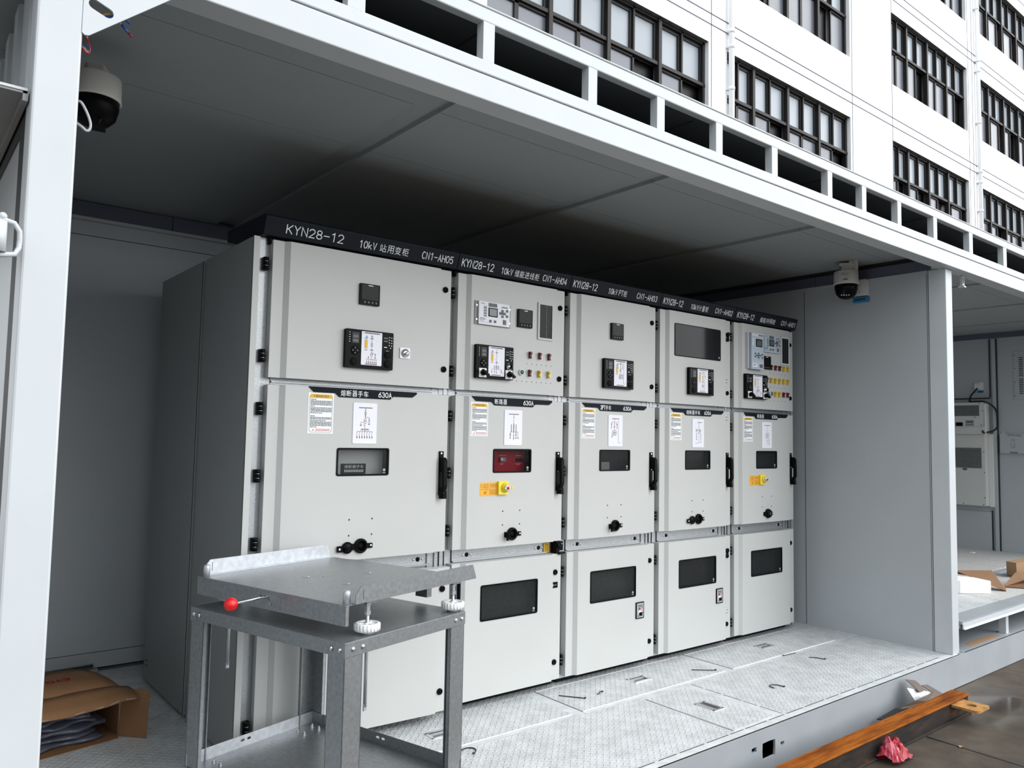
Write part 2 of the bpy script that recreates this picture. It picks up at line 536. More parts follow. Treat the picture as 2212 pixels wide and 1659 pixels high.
        COL.objects.link(o)
        if parent: o.parent = parent
        o.location = loc
        o.rotation_euler = rot
        if bevel:
            md = o.modifiers.new('bevel', 'BEVEL')
            md.width = bevel; md.segments = 2; md.limit_method = 'ANGLE'; md.angle_limit = math.radians(35)
        if solid:
            md = o.modifiers.new('solid', 'SOLIDIFY')
            md.thickness = solid; md.offset = 0
        if label: o['label'] = label
        return o

def thing(name, label, cat, loc=(0, 0, 0), rz=0, group=None):
    o = bpy.data.objects.new(name, None)
    o.empty_display_size = 0.1
    COL.objects.link(o)
    o.location = loc; o.rotation_euler = (0, 0, rz)
    o['label'] = label; o['category'] = cat
    if group: o['group'] = group
    return o
def tag(o, label, cat, group=None):
    o['label'] = label; o['category'] = cat
    if group: o['group'] = group
    return o
def struct(o, label=None):
    o['kind'] = 'structure'
    if label: o['label'] = label
    return o

for _t in list('站用变柜储能进线计量并网熔断器手车路') + ['熔断器手车', '中置柜操作程序', 'CYG', '深圳']:
    text_geo(_t)

# ================================================================ SETTING
# ---- ground
g = MB()
g.add([(-45, -45, -0.21), (60, -45, -0.21), (60, 7.0, -0.21), (-45, 7.0, -0.21)], [(0, 1, 2, 3)], 'wet_concrete')
go = struct(g.build('ground'), 'wet brown concrete ground in front of the container')
g = MB()
g.tube([(3.317, -1.33, -0.2095), (3.312, -1.51, -0.2095), (3.303, -1.81, -0.2095), (3.29, -3, -0.2095)], 0.004, 'groove', 4)
struct(g.build('trim_1'), 'narrow joints in the wet concrete ground')

# ---- container floor of the switchgear bay
f = MB()
f.box(-0.94, 4.46, -1.06, 1.79, -0.05, -0.004, 'groove')
XL, XR = -0.94, 4.46
plates = [(XL, 0.325, -0.395, 1.785), (0.325, 4.40, 0.012, 1.785),
          (0.325, 1.60, -0.395, -0.372), (1.540, 1.604, -0.372, 0.012), (1.604, 2.88, -0.395, -0.372), (2.822, 2.888, -0.372, 0.012), (2.88, 4.40, -0.395, -0.372),
          (4.112, 4.40, -0.372, 0.012),
          (XL, 2.014, -1.010, -0.400), (2.014, 2.366, -0.427, -0.400), (2.366, 2.434, -1.010, -0.400), (2.014, 2.366, -1.010, -0.992), (2.434, 4.40, -1.010, -0.400),
          (XL, 4.46, -1.06, -1.010)]
for x0, x1, y0, y1 in plates:
    f.box(x0, x1, y0, y1, -0.004, 0.0, 'chequer_plate' if (x1 - x0 > 0.1 and y1 - y0 > 0.06) else 'floor_strip')
for y0 in (-1.0095, ):
    x = -0.9
    while x < 4.2:
        L = random.uniform(.10, .22)
        f.box(x, x + L, -1.0095, -1.0045, -0.001, 0.0006, 'groove'); x += L + random.uniform(.012, .03)
x = -1.0
for x0, y0, x1, y1 in ((2.434, -.99, 2.434, -.41), (2.366, -.985, 2.366, -.43)):
    y = y0
    while y < y1 - .05:
        L = random.uniform(.06, .14); f.box(x0 - .0025, x0 + .0025, y, min(y + L, y1), -0.001, 0.0006, 'groove'); y += L + .015
for x0, x1, yy in ((.33, 1.535, -.3665), (1.609, 2.817, -.3665), (2.893, 4.107, -.3665), (1.609, 2.817, .0085), (2.893, 4.107, .0085)):
    f.box(x0, x1, yy - .002, yy + .002, -.001, .0042, 'letter_white')  # white strips paint the glint along the raised hatch edges
struct(f.build('floor'), 'grey chequer plate floor of the container bay')

def hatch(x0, x1, y0, y1, hx, hy, label, rot=False):
    o = thing('floor_hatch', label, 'hatch', ((x0 + x1) / 2, (y0 + y1) / 2, 0), 0, 'lift-out floor hatches of the bay')
    off = o.location
    b = MB(off); hw, hd = 0.062, 0.034
    if rot: hw, hd = hd, hw
    for a in ((x0, hx - hw, y0, y1), (hx + hw, x1, y0, y1), (hx - hw, hx + hw, y0, hy - hd), (hx - hw, hx + hw, hy + hd, y1)):
        b.box(a[0], a[1], a[2], a[3], -0.0035, 0.0035, 'chequer_plate')
    b.build('plate', o)
    b = MB(off)
    z = 0.006
    for a in ((hx - hw - .008, hx + hw + .008, hy - hd - .008, hy - hd + .006), (hx - hw - .008, hx + hw + .008, hy + hd - .006, hy + hd + .008),
              (hx - hw - .008, hx - hw + .006, hy - hd, hy + hd), (hx + hw - .006, hx + hw + .008, hy - hd, hy + hd)):
        b.box(a[0], a[1], a[2], a[3], -0.002, z, 'chrome')
    b.box(hx - hw, hx + hw, hy - hd, hy + hd, -0.0034, -0.002, 'key_grey')
    h = b.build('recessed_handle', o)
    b = MB(off)
    if rot: b.box(hx - hw * .55, hx - hw * .2, hy - hd * .85, hy + hd * .85, -0.002, 0.004, 'zinc_bright')
    else: b.box(hx - hw * .85, hx + hw * .85, hy + hd * .2, hy + hd * .6, -0.002, 0.004, 'zinc_bright')
    b.build('grip', h)
hatch(0.330, 1.535, -0.366, 0.008, 0.85, -0.195, 'long chequer floor hatch under the right side of the grey trolley')
hatch(1.609, 2.817, -0.366, 0.008, 2.252, -0.17, 'long chequer floor hatch in front of the middle cabinet, with two black ties on it')
hatch(2.893, 4.107, -0.366, 0.008, 3.53, -0.168, 'long chequer floor hatch at the foot of the two rightmost cabinets')
hatch(2.018, 2.366, -0.990, -0.432, 2.205, -0.705, 'small chequer floor hatch near the front floor edge', True)

# ---- walls
w = MB()
w.box(4.40, 4.46, -0.92, 0.025, 0, 2.615, 'wall_panel'); w.box(4.402, 4.46, 0.029, 1.79, 0, 2.615, 'wall_panel')
w.box(4.385, 4.46, -0.92, 1.79, 2.615, 2.63, 'wall_panel')
w.box(4.392, 4.46, -0.92, -0.075, 2.63, 2.708, 'band_navy'); w.box(4.392, 4.46, -0.071, 1.79, 2.63, 2.708, 'band_navy')
w.box(4.42, 4.46, -0.98, 1.79, 2.708, 2.76, 'groove')
for zz in (0.16, 0.50, 0.86, 1.22, 1.58, 1.94, 2.30, 2.52):
    w.ball((4.40, 0.040, zz), 0.004, 'wall_panel', n=5); w.ball((4.40, -0.908, zz), 0.004, 'wall_panel', n=5)
w.box(4.3995, 4.401, -0.914, -0.911, 0, 2.61, 'groove')
w.box(4.3985, 4.401, 0.0245, 0.0275, 0, 2.61, 'groove')
struct(w.build('wall_middle'), 'plain grey partition wall right of the switchgear')
w = MB()
w.box(-1.0, 4.4, 1.79, 1.85, 0.02, 0.107, 'wall_panel'); w.box(-1.0, 4.4, 1.785, 1.85, 0.112, 2.54, 'wall_panel'); w.box(-1.0, 4.4, 1.80, 1.85, 0.107, 0.112, 'groove')
w.box(-1.0, 4.4, 1.79, 1.85, 2.545, 2.628, 'wall_panel'); w.box(-1.0, 4.4, 1.76, 1.85, 2.628, 2.648, 'wall_panel')
w.box(-1.0, 0.066, 1.775, 1.85, 2.652, 2.74, 'band_navy'); w.box(0.07, 4.4, 1.775, 1.85, 2.652, 2.74, 'band_navy')
w.box(-1.0, 4.4, 1.84, 1.86, 0.0, 2.76, 'groove')
w.box(-1.0, 9.0, 1.86, 1.92, -0.1, 3.0, 'wall_panel')
struct(w.build('wall_back'), 'dark grey back wall behind the switchgear row')
w = MB()
w.box(-1.0, -0.945, -0.98, 1.79, 0, 2.74, 'wall_panel')
w.box(-1.037, -1.0, -0.978, -0.87, 0.0, 2.262, 'gap_rubber_black'); w.box(-1.037, -1.0, -0.87, 1.2, 2.19, 2.262, 'gap_rubber_black')  # black boxes stand in for the dark, unlit gap around the panel
w.box(-1.033, -1.0, -0.87, 1.79, 0, 2.19, 'container_white')
for y0, y1 in ((-0.86, -0.68), (-0.58, -0.45), (-0.35, -0.22), (-0.12, 0.02), (0.12, 0.26)):
    w.prism([(-1.0, y0), (-1.03, y0 + .02), (-1.03, y1 - .02), (-1.0, y1)], 'z', 2.26, 2.70, 'container_white')
struct(w.build('wall_left'), 'ribbed partition wall behind the left corner post')

# ---- ceilings
def ceiling(name, xs, X0, X1, label):
    c = MB()
    c.box(X0, X1, -0.99, 1.80, 2.775, 2.785, 'groove')
    ys = [-0.99, -0.655, -0.070, 0.545, 1.15, 1.80]
    edges = [X0] + [e for a, b in xs for e in (a, b)] + [X1]
    for k in range(0, len(edges), 2):
        for y0, y1 in zip(ys[:-1], ys[1:]):
            c.box(edges[k], edges[k + 1], y0 + .0015, y1 - .0015, 2.745, 2.776, 'ceiling_panel')
    for a, b in xs:
        c.box(a + .006, b, -0.99, 1.80, 2.765, 2.776, 'ceiling_panel')
    return struct(c.build(name), label)
ceiling('ceiling', [(0.33, 0.452), (1.665, 1.785), (3.07, 3.19)], -2.4, 4.42, 'grey panelled ceiling of the switchgear bay with shallow cross channels')
ceiling('ceiling', [(4.9, 4.96), (5.69, 5.76), (6.95, 7.02), (8.1, 8.16)], 4.42, 8.9, 'grey panelled ceiling of the right-hand bay')

# ---- right bay
r = MB()
r.box(4.545, 8.88, -1.03, 1.8, 0.150, 0.185, 'base_grey')
tiles = [(4.545, 5.34, -0.93, -0.62), (4.545, 5.62, -0.60, 1.75)]
xs_ = [5.63, 6.92, 7.55, 8.01, 8.88]
for k in range(4):
    r.box(xs_[k] + .004, xs_[k + 1] - .004, -0.262, 0.345, 0.185, 0.2, 'raised_board')
    r.box(xs_[k] + .004, xs_[k + 1] - .004, 0.353, 1.75, 0.185, 0.2, 'raised_board')
r.box(5.634, 6.9, -0.905, -0.27, 0.185, 0.2, 'raised_board')
r.box(4.545, 5.626, -0.60, 1.75, 0.185, 0.2, 'raised_board'); r.box(4.545, 5.626, -0.905, -0.604, 0.185, 0.2, 'chequer_plate')
r.box(6.91, 8.88, -0.905, -0.80, 0.185, 0.2, 'base_grey'); r.box(6.91, 7.1, -0.8, -0.27, 0.185, 0.2, 'base_grey')
r.box(7.1, 8.88, -0.8, -0.35, 0.152, 0.156, 'soft_black'); r.box(7.1, 8.88, -0.36, -0.345, 0.156, 0.2, 'container_white')
rf = struct(r.build('floor_right'), 'raised board floor of the right-hand bay')
b = MB(); b.box(4.545, 9.0, -1.045, -0.912, 0.182, 0.202, 'base_grey'); b.prism([(-1.045, .15), (-1.045, .187), (-1.052, .187), (-1.052, .162), (-1.062, .15)], 'x', 4.545, 9.0, 'container_white')
b.build('edge_rail', rf)
for x, y in ((5.39, -1.02), (5.05, -0.72), (5.06, -0.30), (7.0, -1.02), (8.6, -1.02)):
    b = MB(); b.box(x, x + .05, y, y + .05, 0.0, 0.15, 'container_white'); b.build('support_post', rf)
b = MB(); b.box(4.545, 8.95, -1.06, 1.8, -0.01, 0.0, 'base_grey'); b.prism([(4.75, -1.02), (5.3, -1.02), (5.25, -.96), (4.8, -.955)], 'z', 0.0, 0.0006, 'cardboard_edge')
b.build('lower_deck', rf)
w = MB()
w.box(8.88, 8.94, -1.05, 1.8, 0, 2.78, 'wall_panel')
struct(w.build('wall_right'), 'grey end wall of the right-hand bay')
w = MB()
w.box(8.86, 8.88, -1.05, 1.8, 2.68, 2.78, 'band_navy')
w.box(8.865, 8.88, 0.212, 0.226, 0.2, 2.67, 'groove'); w.box(8.85, 8.88, 0.226, 0.262, 0.2, 2.67, 'wall_panel')
w.box(8.868, 8.88, 0.287, 0.299, 1.98, 2.67, 'groove'); w.box(8.868, 8.88, 0.30, 1.6, 1.965, 1.98, 'groove')
w.box(8.868, 8.88, 0.292, 0.305, 0.2, 0.66, 'groove'); w.box(8.862, 8.88, 0.305, 1.6, 0.2, 0.64, 'wall_panel')
struct(w.build('trim_2'), 'panel seams and cover strips on the end wall')

# ================================================================ CONTAINER FRAME
cf = thing('container_frame', 'white steel frame of the long container with a row of short posts under its roof', 'container')
XA, XB = -2.5, 9.1
b = MB(); b.box(XA, XB, -1.09, -0.99, 2.63, 2.725, 'container_white'); b.box(XA, XB, -1.074, -0.99, 2.725, 2.735, 'groove')
b.prism([(-1.082, 2.735), (-1.082, 2.785), (-1.03, 2.785), (-1.03, 2.735)], 'x', XA, XB, 'container_white')
b.build('roof_beam', cf, bevel=0.004)
b = MB(); b.box(XA, XB, -1.08, -1.04, 2.932, 2.985, 'container_white'); b.box(XA, XB, -1.083, -1.0, 2.985, 2.994, 'container_white'); b.build('top_rail', cf, bevel=0.006)
for x0, x1 in ((-2.3, -2.25), (-0.76, -0.708), (-0.187, -0.124), (0.360, 0.412), (0.901, 0.951), (1.328, 1.379), (1.756, 1.807), (2.227, 2.279), (2.777, 2.826), (3.165, 3.216), (3.614, 3.664), (4.127, 4.182), (4.708, 4.77), (5.345, 5.41), (6.0, 6.06), (6.7, 6.76), (7.4, 7.46), (8.2, 8.26)):
    b = MB(); b.box(x0, x1, -1.08, -1.04, 2.785, 2.932, 'container_white'); b.build('short_post', cf)
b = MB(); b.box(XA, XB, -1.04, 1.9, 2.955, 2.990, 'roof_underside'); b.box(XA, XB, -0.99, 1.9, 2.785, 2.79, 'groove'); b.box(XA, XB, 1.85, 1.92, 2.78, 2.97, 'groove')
for x in (0.42, 1.7, 2.95, 4.2, 5.6):
    b.box(x, x + .006, -0.98, 1.9, 2.952, 2.956, 'groove')
b.build('roof_sheet', cf)
b = MB(); b.box(-1.039, -0.935, -1.08, -0.98, 0.0, 2.63, 'container_white'); b.build('corner_post', cf, bevel=0.006)
b = MB(); b.box(4.395, 4.497, -1.042, -0.925, 0.0, 2.63, 'container_white'); b.build('corner_post', cf, bevel=0.004)
b = MB()
hole = lambda x0, x1, z0, z1, j: [(x0 + random.uniform(0, j), z0 + random.uniform(0, j)), ((x0 + x1) / 2, z0 + random.uniform(-j, j)), (x1 - random.uniform(0, j), z0 + random.uniform(0, j)), (x1 + random.uniform(-j, j), (z0 + z1) / 2),
                                  (x1 - random.uniform(0, j), z1 - random.uniform(0, j)), ((x0 + x1) / 2, z1 + random.uniform(-j, j)), (x0 + random.uniform(0, j), z1 - random.uniform(0, j)), (x0 + random.uniform(-j, j), (z0 + z1) / 2)]
HB = [(2.150, 2.258, -0.146, -0.066), (2.058, 2.100, -0.094, -0.070), (2.306, 2.336, -0.112, -0.092)]
b.holed([(XA, -0.205), (XB, -0.205), (XB, 0.0), (XA, 0.0)], [hole(*h, 0.003) for h in HB], 0.012, lambda x, z, y: (x, -1.058 + y, z), 'base_grey')
b.box(XA, XB, -1.06, -0.93, -0.012, -0.004, 'base_grey'); b.box(XA, XB, -0.94, -0.93, -0.19, -0.012, 'soft_black')
b.build('base_beam', cf)
b = MB()
slot = []
for c, a0 in (((-0.912, 2.517), 90), ((-0.878, 2.504), 270)):
    for i in range(7):
        a = math.radians(a0 + 30 * i - 20); slot.append((c[0] + .0135 * math.cos(a), c[1] + .0135 * math.sin(a)))
b.holed([(-0.937, 2.432), (-0.930, 2.427), (-0.920, 2.429), (-0.69, 2.63), (-0.69, 2.64), (-0.937, 2.64)], [slot], 0.006, lambda x, z, y: (x, -1.078 + y, z), 'container_white')
b.build('gusset_plate', cf)
b = MB()
b.tube([(-1.20, -1.10, 1.906), (-1.085, -1.10, 1.903), (-1.06, -1.10, 1.897), (-1.048, -1.095, 1.88), (-1.046, -1.09, 1.86), (-1.047, -1.09, 1.84), (-1.055, -1.095, 1.822), (-1.085, -1.10, 1.815), (-1.2, -1.10, 1.812)], 0.0065, 'container_white')
b.cyl((-1.095, -1.10, 1.822), (-1.095, -1.10, 1.897), 0.021, 'container_white'); b.ball((-1.085, -1.10, 1.91), 0.010, 'container_white', n=6)
b.build('door_hinge', cf)

cn = MB(); cn.box(-1.9, -1.045, -1.05, 1.2, 2.244, 2.256, 'side_grey'); cn.box(-1.9, -1.045, -1.053, -1.05, 2.250, 2.257, 'container_white'); cn.box(-1.055, -1.043, -1.05, 1.2, 2.225, 2.256, 'side_grey')
tag(cn.build('sheet_canopy'), 'flat grey sheet-metal canopy left of the thick white corner post', 'canopy')
b = MB(); b.box(4.735, 4.765, -1.02, -1.0, 2.555, 2.629, 'container_white'); b.box(4.742, 4.752, -1.022, -1.02, 2.575, 2.615, 'groove'); b.box(4.73, 4.77, -1.03, -0.99, 2.545, 2.556, 'container_white')
tag(b.build('hook_bracket'), 'small white slotted bracket under the roof beam right of the right post', 'bracket')

# ================================================================ FACTORY BUILDING
D = 6.73
bd = thing('factory_building', 'white rendered factory building with dark framed window bands behind the container', 'building', (0, D, -0.21))
bo = bd.location
bays = [(-1.0, 4.9), (6.13, 12.05), (12.70, 18.05), (20.40, 25.60), (26.46, 31.70), (34.0, 39.3)]
rows = [(0.4, 2.5), (4.12, 6.23), (7.85, 9.96), (11.59, 13.70), (15.29, 17.42), (19.02, 21.1)]
ex = sorted({-6.0, 44.0} | {v for a in bays for v in a}); ez = sorted({-0.21, 23.0} | {v for a in rows for v in a})
b = MB(bo)
for i in range(len(ex) - 1):
    for k in range(len(ez) - 1):
        if (ex[i], ex[i + 1]) in bays and (ez[k], ez[k + 1]) in rows:
            x0, x1, z0, z1 = ex[i], ex[i + 1], ez[k], ez[k + 1]; y0, y1 = D, D + .22
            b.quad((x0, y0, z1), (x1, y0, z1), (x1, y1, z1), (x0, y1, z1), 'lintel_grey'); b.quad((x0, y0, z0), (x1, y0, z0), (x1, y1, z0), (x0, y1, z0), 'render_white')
            b.quad((x0, y0, z0), (x0, y0, z1), (x0, y1, z1), (x0, y1, z0), 'render_white'); b.quad((x1, y0, z0), (x1, y0, z1), (x1, y1, z1), (x1, y1, z0), 'render_white')
        else:
            b.quad((ex[i], D, ez[k]), (ex[i + 1], D, ez[k]), (ex[i + 1], D, ez[k + 1]), (ex[i], D, ez[k + 1]), 'render_white')
for zz in (6.88, 6.64, 10.61, 10.37, 14.36, 14.11, 18.09, 17.85):
    b.box(-6, 44, D - .006, D + .01, zz - .013, zz + .012, 'joint_grey')
for xx in (12.13, 18.14, 20.38, 25.68, 26.0):
    b.box(xx, xx + .018, D - .006, D + .01, -0.2, 23, 'joint_grey')
b.box(-6, 44, D + .3, D + 8, -0.21, 23, 'render_white')
b.build('facade', bd)
for xp in (12.74, 26.28, 33.2):
    b = MB(bo); b.cyl((xp, D - .09, -0.2), (xp, D - .09, 23), 0.062, 'pipe_white', n=14)
    for zz in (6.0, 9.05, 10.0, 10.35, 12.0, 13.75, 14.1, 15.9, 17.6):
        b.cyl((xp, D - .09, zz), (xp, D - .09, zz + .08), 0.072, 'pipe_white', n=14); b.box(xp - .09, xp + .09, D - .03, D, zz + .02, zz + .05, 'pipe_white')
    b.build('drainpipe', bd)
def window(x0, x1, z0, z1, seed):
    rnd = random.Random(seed)
    yf = D + .10
    fr = MB(bo); pn = MB(bo)
    zt = z0 + (1.14 if z0 > 10 else 1.165)
    n = 4
    first = 1.12 if (x1 - x0) < 5.9 else (x1 - x0) / 4
    ms = [x0] + [x0 + first + (x1 - x0 - first) * i / 3 for i in range(4)]
    fr.box(x0, x1, yf, yf + .09, z1 - .05, z1, 'frame_bronze'); fr.box(x0, x1, yf, yf + .09, z0, z0 + .05, 'frame_bronze'); fr.box(x0, x1, yf - .01, yf + .08, zt - .035, zt + .035, 'frame_bronze')
    fr.box(x0, x0 + .05, yf, yf + .09, z0, z1, 'frame_bronze'); fr.box(x1 - .07, x1, yf, yf + .12, z0, z1, 'frame_shade')
    for xm in ms[1:-1]:
        fr.box(xm - .045, xm + .045, yf - .03, yf + .09, z0, z1, 'frame_bronze')
    for a, c in zip(ms[:-1], ms[1:]):
        mid = (a + c) / 2 + rnd.uniform(-.02, .02)
        fr.box(mid - .022, mid + .022, yf + .0, yf + .09, zt, z1, 'frame_bronze'); fr.box(mid - .07, mid - .022, yf + .05, yf + .09, zt, z1, 'frame_shade')
        fr.box(c - .11, c - .04, yf + .05, yf + .09, zt, z1, 'frame_shade')  # frame shadow painted as a black strip
        pn.quad((a, yf + .09, zt), (c, yf + .09, zt), (c, yf + .09, z1), (a, yf + .09, z1), 'pane_frosted')
        fr.box(a, c, yf + .06, yf + .09, z1 - .11, z1 - .05, 'frame_shade')
        # sliding sashes below the transom: some stand open, a black sheet painting the room's shade
        st = rnd.choice(['gg', 'go', 'go', 'og', 'mid'])
        parts = {'gg': [(0, .5, 1), (.5, 1, 1)], 'go': [(0, .52, 1), (.52, 1, 0)], 'og': [(0, .48, 0), (.48, 1, 1)], 'mid': [(0, .22, 0), (.22, .78, 1), (.78, 1, 0)]}[st]
        for p0, p1, gl in parts:
            u0, u1 = a + (c - a) * p0, a + (c - a) * p1
            if gl:
                pn.quad((u0, yf + .07, z0), (u1, yf + .07, z0), (u1, yf + .07, zt), (u0, yf + .07, zt), 'pane_grey')
                for q0, q1 in ((u0, u0 + .04), (u1 - .05, u1)):
                    fr.box(q0, q1, yf + .035, yf + .075, z0, zt, 'frame_bronze')
                fr.box(u0, u1, yf + .035, yf + .075, zt - .085, zt - .045, 'frame_bronze')
            else:
                pn.quad((u0, yf + .16, z0), (u1, yf + .16, z0), (u1, yf + .16, zt), (u0, yf + .16, zt), 'open_shade')
    fo = fr.build('window_frame', bd)
    pn.build('panes', fo)
sd_ = 3
for bi, (x0, x1) in enumerate(bays):
    for ri, (z0, z1) in enumerate(rows):
        if ri < 2 or bi == 0: continue
        window(x0, x1, z0, z1, sd_ + bi * 10 + ri)

# ================================================================ SWITCHGEAR CABINETS
ZU0, ZU1, ZM0, ZM1, ZL0, ZL1 = 1.643, 2.2554, 0.819, 1.611, 0.050, 0.747
G = 0.023
FY = -0.018            # raised face of a door
YB = 0.043             # back of a door

def card_lines(b, x0, z1, w, h, y, items, mname, lw=0.0016):
    def P(u, v): return (x0 + u * w, z1 - v * h)
    def seg(p, q, lw_=lw):
        dx, dz = q[0] - p[0], q[1] - p[1]
        L = math.hypot(dx, dz) or 1
        nx, nz = -dz / L * lw_ / 2, dx / L * lw_ / 2
        b.add([(p[0] + nx, y, p[1] + nz), (q[0] + nx, y, q[1] + nz), (q[0] - nx, y, q[1] - nz), (p[0] - nx, y, p[1] - nz)], [(0, 1, 2, 3)], mname)
    for it in items:
        k = it[0]
        if k == 'l':
            for i in range(1, len(it) - 2, 2):
                if i + 3 < len(it): seg(P(it[i], it[i + 1]), P(it[i + 2], it[i + 3]))
        elif k == 'B':
            seg(P(it[1], it[2]), P(it[3], it[4]), lw * 2.2)
        elif k == 'c':
            c = P(it[1], it[2]); r = it[3] * w
            pts = [(c[0] + r * math.cos(2 * PI * i / 10), c[1] + r * math.sin(2 * PI * i / 10)) for i in range(11)]
            for p, q in zip(pts[:-1], pts[1:]): seg(p, q)
        elif k == 'a':
            c = P(it[1], it[2]); s_ = 0.028 * w
            b.add([(c[0] - s_, y, c[1] + s_), (c[0] + s_, y, c[1] + s_), (c[0], y, c[1] - 2 * s_)], [(0, 1, 2)], mname)
        elif k == 'g':
            for i, ww in enumerate((.05, .035, .018)):
                c = P(it[1], it[2] + .012 * i); seg((c[0] - ww * w, c[1]), (c[0] + ww * w, c[1]))
        elif k == 'r':
            a, c = P(it[1], it[2]), P(it[3], it[4])
            for p, q in (((a[0], a[1]), (c[0], a[1])), ((c[0], a[1]), (c[0], c[1])), ((c[0], c[1]), (a[0], c[1])), ((a[0], c[1]), (a[0], a[1]))): seg(p, q)

feeders = []
for i in range(7):
    x = .18 + .105 * i
    feeders += [('l', x, .70, x, .755), ('l', x - .03, .765, x, .80), ('l', x, .80, x, .83), ('a', x, .845), ('l', x, .85, x, .88)]
cts = lambda x0, dx, y0, n: [('c', x0 + dx * i, y0 + .042 * k, .026) for i in range(3) for k in range(n)]
DIA = {
    '05': [('B', .23, .12, .80, .12), ('l', .51, .12, .51, .16), ('c', .51, .175, .022), ('l', .51, .19, .51, .34), ('r', .48, .22, .54, .28), ('c', .51, .315, .02),
           ('l', .51, .355, .67, .355, .67, .39), ('c', .67, .405, .022), ('c', .67, .455, .035), ('g', .67, .51), ('l', .51, .34, .51, .38), ('c', .5, .415, .05), ('c', .5, .47, .05), ('l', .44, .475, .33, .475, .33, .53), ('g', .33, .54),
           ('l', .5, .50, .5, .56), ('l', .44, .53, .5, .60), ('l', .5, .6, .5, .70), ('c', .36, .655, .03), ('c', .5, .655, .03), ('c', .64, .655, .03), ('a', .42, .65), ('a', .58, .65), ('l', .18, .70, .82, .70)] + feeders,
    '04': [('B', .23, .12, .80, .12), ('l', .52, .12, .52, .19), ('c', .52, .205, .022), ('l', .52, .22, .52, .28), ('l', .48, .29, .52, .33), ('l', .52, .33, .52, .38), ('c', .52, .395, .022), ('l', .52, .41, .52, .62)] + cts(.39, .13, .43, 5) +
          [('l', .33, .625, .77, .625), ('l', .33, .625, .33, .78), ('r', .305, .67, .355, .74), ('g', .33, .79), ('l', .52, .62, .52, .86), ('a', .52, .73), ('c', .52, .80, .025), ('l', .65, .625, .65, .78), ('c', .65, .67, .025), ('c', .65, .72, .025), ('g', .65, .79), ('l', .77, .625, .77, .67), ('l', .73, .68, .77, .73), ('l', .77, .73, .77, .78), ('g', .77, .79)],
    '03': [('B', .25, .12, .75, .12), ('l', .70, .12, .70, .88, .86, .88), ('l', .42, .12, .42, .23), ('l', .22, .23, .60, .23), ('l', .22, .23, .22, .38), ('c', .22, .28, .025), ('c', .22, .33, .025), ('g', .22, .40), ('l', .42, .23, .42, .48), ('a', .42, .29), ('r', .40, .35, .44, .41), ('l', .60, .23, .60, .38), ('r', .58, .28, .62, .34), ('g', .60, .40),
           ('c', .36, .53, .07), ('c', .48, .53, .07), ('c', .32, .58, .07), ('c', .52, .58, .07), ('c', .42, .61, .07), ('l', .25, .60, .25, .69), ('l', .25, .65, .5, .65), ('g', .25, .69)],
    '02': [('B', .45, .125, .80, .125), ('l', .55, .125, .55, .85, .25, .85), ('c', .35, .39, .045), ('c', .35, .43, .045), ('c', .43, .39, .045), ('c', .62, .39, .045), ('c', .62, .43, .045), ('c', .69, .43, .045), ('l', .35, .50, .72, .50), ('l', .35, .50, .35, .70), ('a', .35, .57), ('a', .35, .64), ('g', .35, .71), ('l', .72, .50, .72, .80), ('a', .72, .57), ('c', .72, .64, .02), ('c', .72, .70, .02), ('g', .72, .81)],
    '01': [('B', .23, .125, .82, .125), ('l', .52, .125, .52, .22), ('l', .47, .24, .52, .29), ('l', .52, .29, .52, .62)] + cts(.40, .13, .43, 4) + [('l', .33, .60, .70, .60), ('l', .52, .6, .52, .88), ('a', .52, .72), ('l', .70, .6, .70, .82), ('a', .70, .68), ('c', .70, .74, .02), ('g', .70, .83)],
}
MON = {
    '05': [('l', .5, .08, .5, .62), ('c', .5, .14, .03), ('B', .42, .2, .58, .2), ('r', .46, .34, .54, .43), ('B', .42, .54, .58, .54)],
    '04': [('l', .5, .08, .5, .38), ('l', .44, .40, .5, .46), ('l', .5, .46, .5, .62), ('B', .42, .2, .58, .2), ('B', .42, .54, .58, .54)],
    '03': [('l', .5, .08, .5, .55), ('c', .5, .14, .03), ('l', .35, .12, .65, .12), ('l', .75, .08, .75, .9, .9, .9), ('r', .46, .34, .54, .43), ('r', .4, .56, .7, .68)],
    '02': [('l', .4, .1, .6, .2), ('l', .6, .1, .4, .2), ('l', .5, .2, .5, .62), ('c', .5, .34, .03), ('c', .5, .7, .05), ('l', .65, .1, .65, .9, .2, .9), ('B', .42, .54, .58, .54)],
    '01': [('l', .5, .08, .5, .62), ('B', .42, .2, .58, .2), ('l', .44, .36, .5, .42), ('B', .42, .54, .58, .54)],
}

def hinge(door, x, zc, off):
    b = MB(off)
    y = 0.012
    b.box(x - .012, x + .012, y + .004, 0.035, zc - .028, zc + .028, 'black_plastic')
    for k in (-1, 0, 1):
        b.cyl((x, y, zc + k * .0195 - .0085), (x, y, zc + k * .0195 + .0085), 0.0118, 'black_plastic', n=14)
    for k in (-.5, .5):
        b.cyl((x, y, zc + k * .0195 - .0012), (x, y, zc + k * .0195 + .0012), 0.0105, 'chrome', n=14)
    b.build('hinge', door)
def latch(door, x, zc, off, flap=False):
    b = MB(off)
    b.lathe([(0.0155, 0), (0.0155, .006), (0.012, .009), (0.0085, .009), (0.0085, .004), (0.004, .004), (0.004, .011), (0, .011)], (x, 0.0, zc), (0, -1, 0), 'black_plastic', 18)
    if flap:
        b.lathe([(0.015, 0.008), (0.015, .016), (0.0, .017)], (x - .001, 0.0, zc + .004), (0, -1, 0), 'black_plastic', 18)
        b.box(x - .005, x + .004, -.016, -.008, zc - .028, zc, 'black_plastic')
        b.lathe([(0.015, 0.006), (0.015, .014), (0.0, .015)], (x - .003, 0.0, zc - .033), (0, -1, 0), 'black_plastic', 18)
    b.build('latch', door)
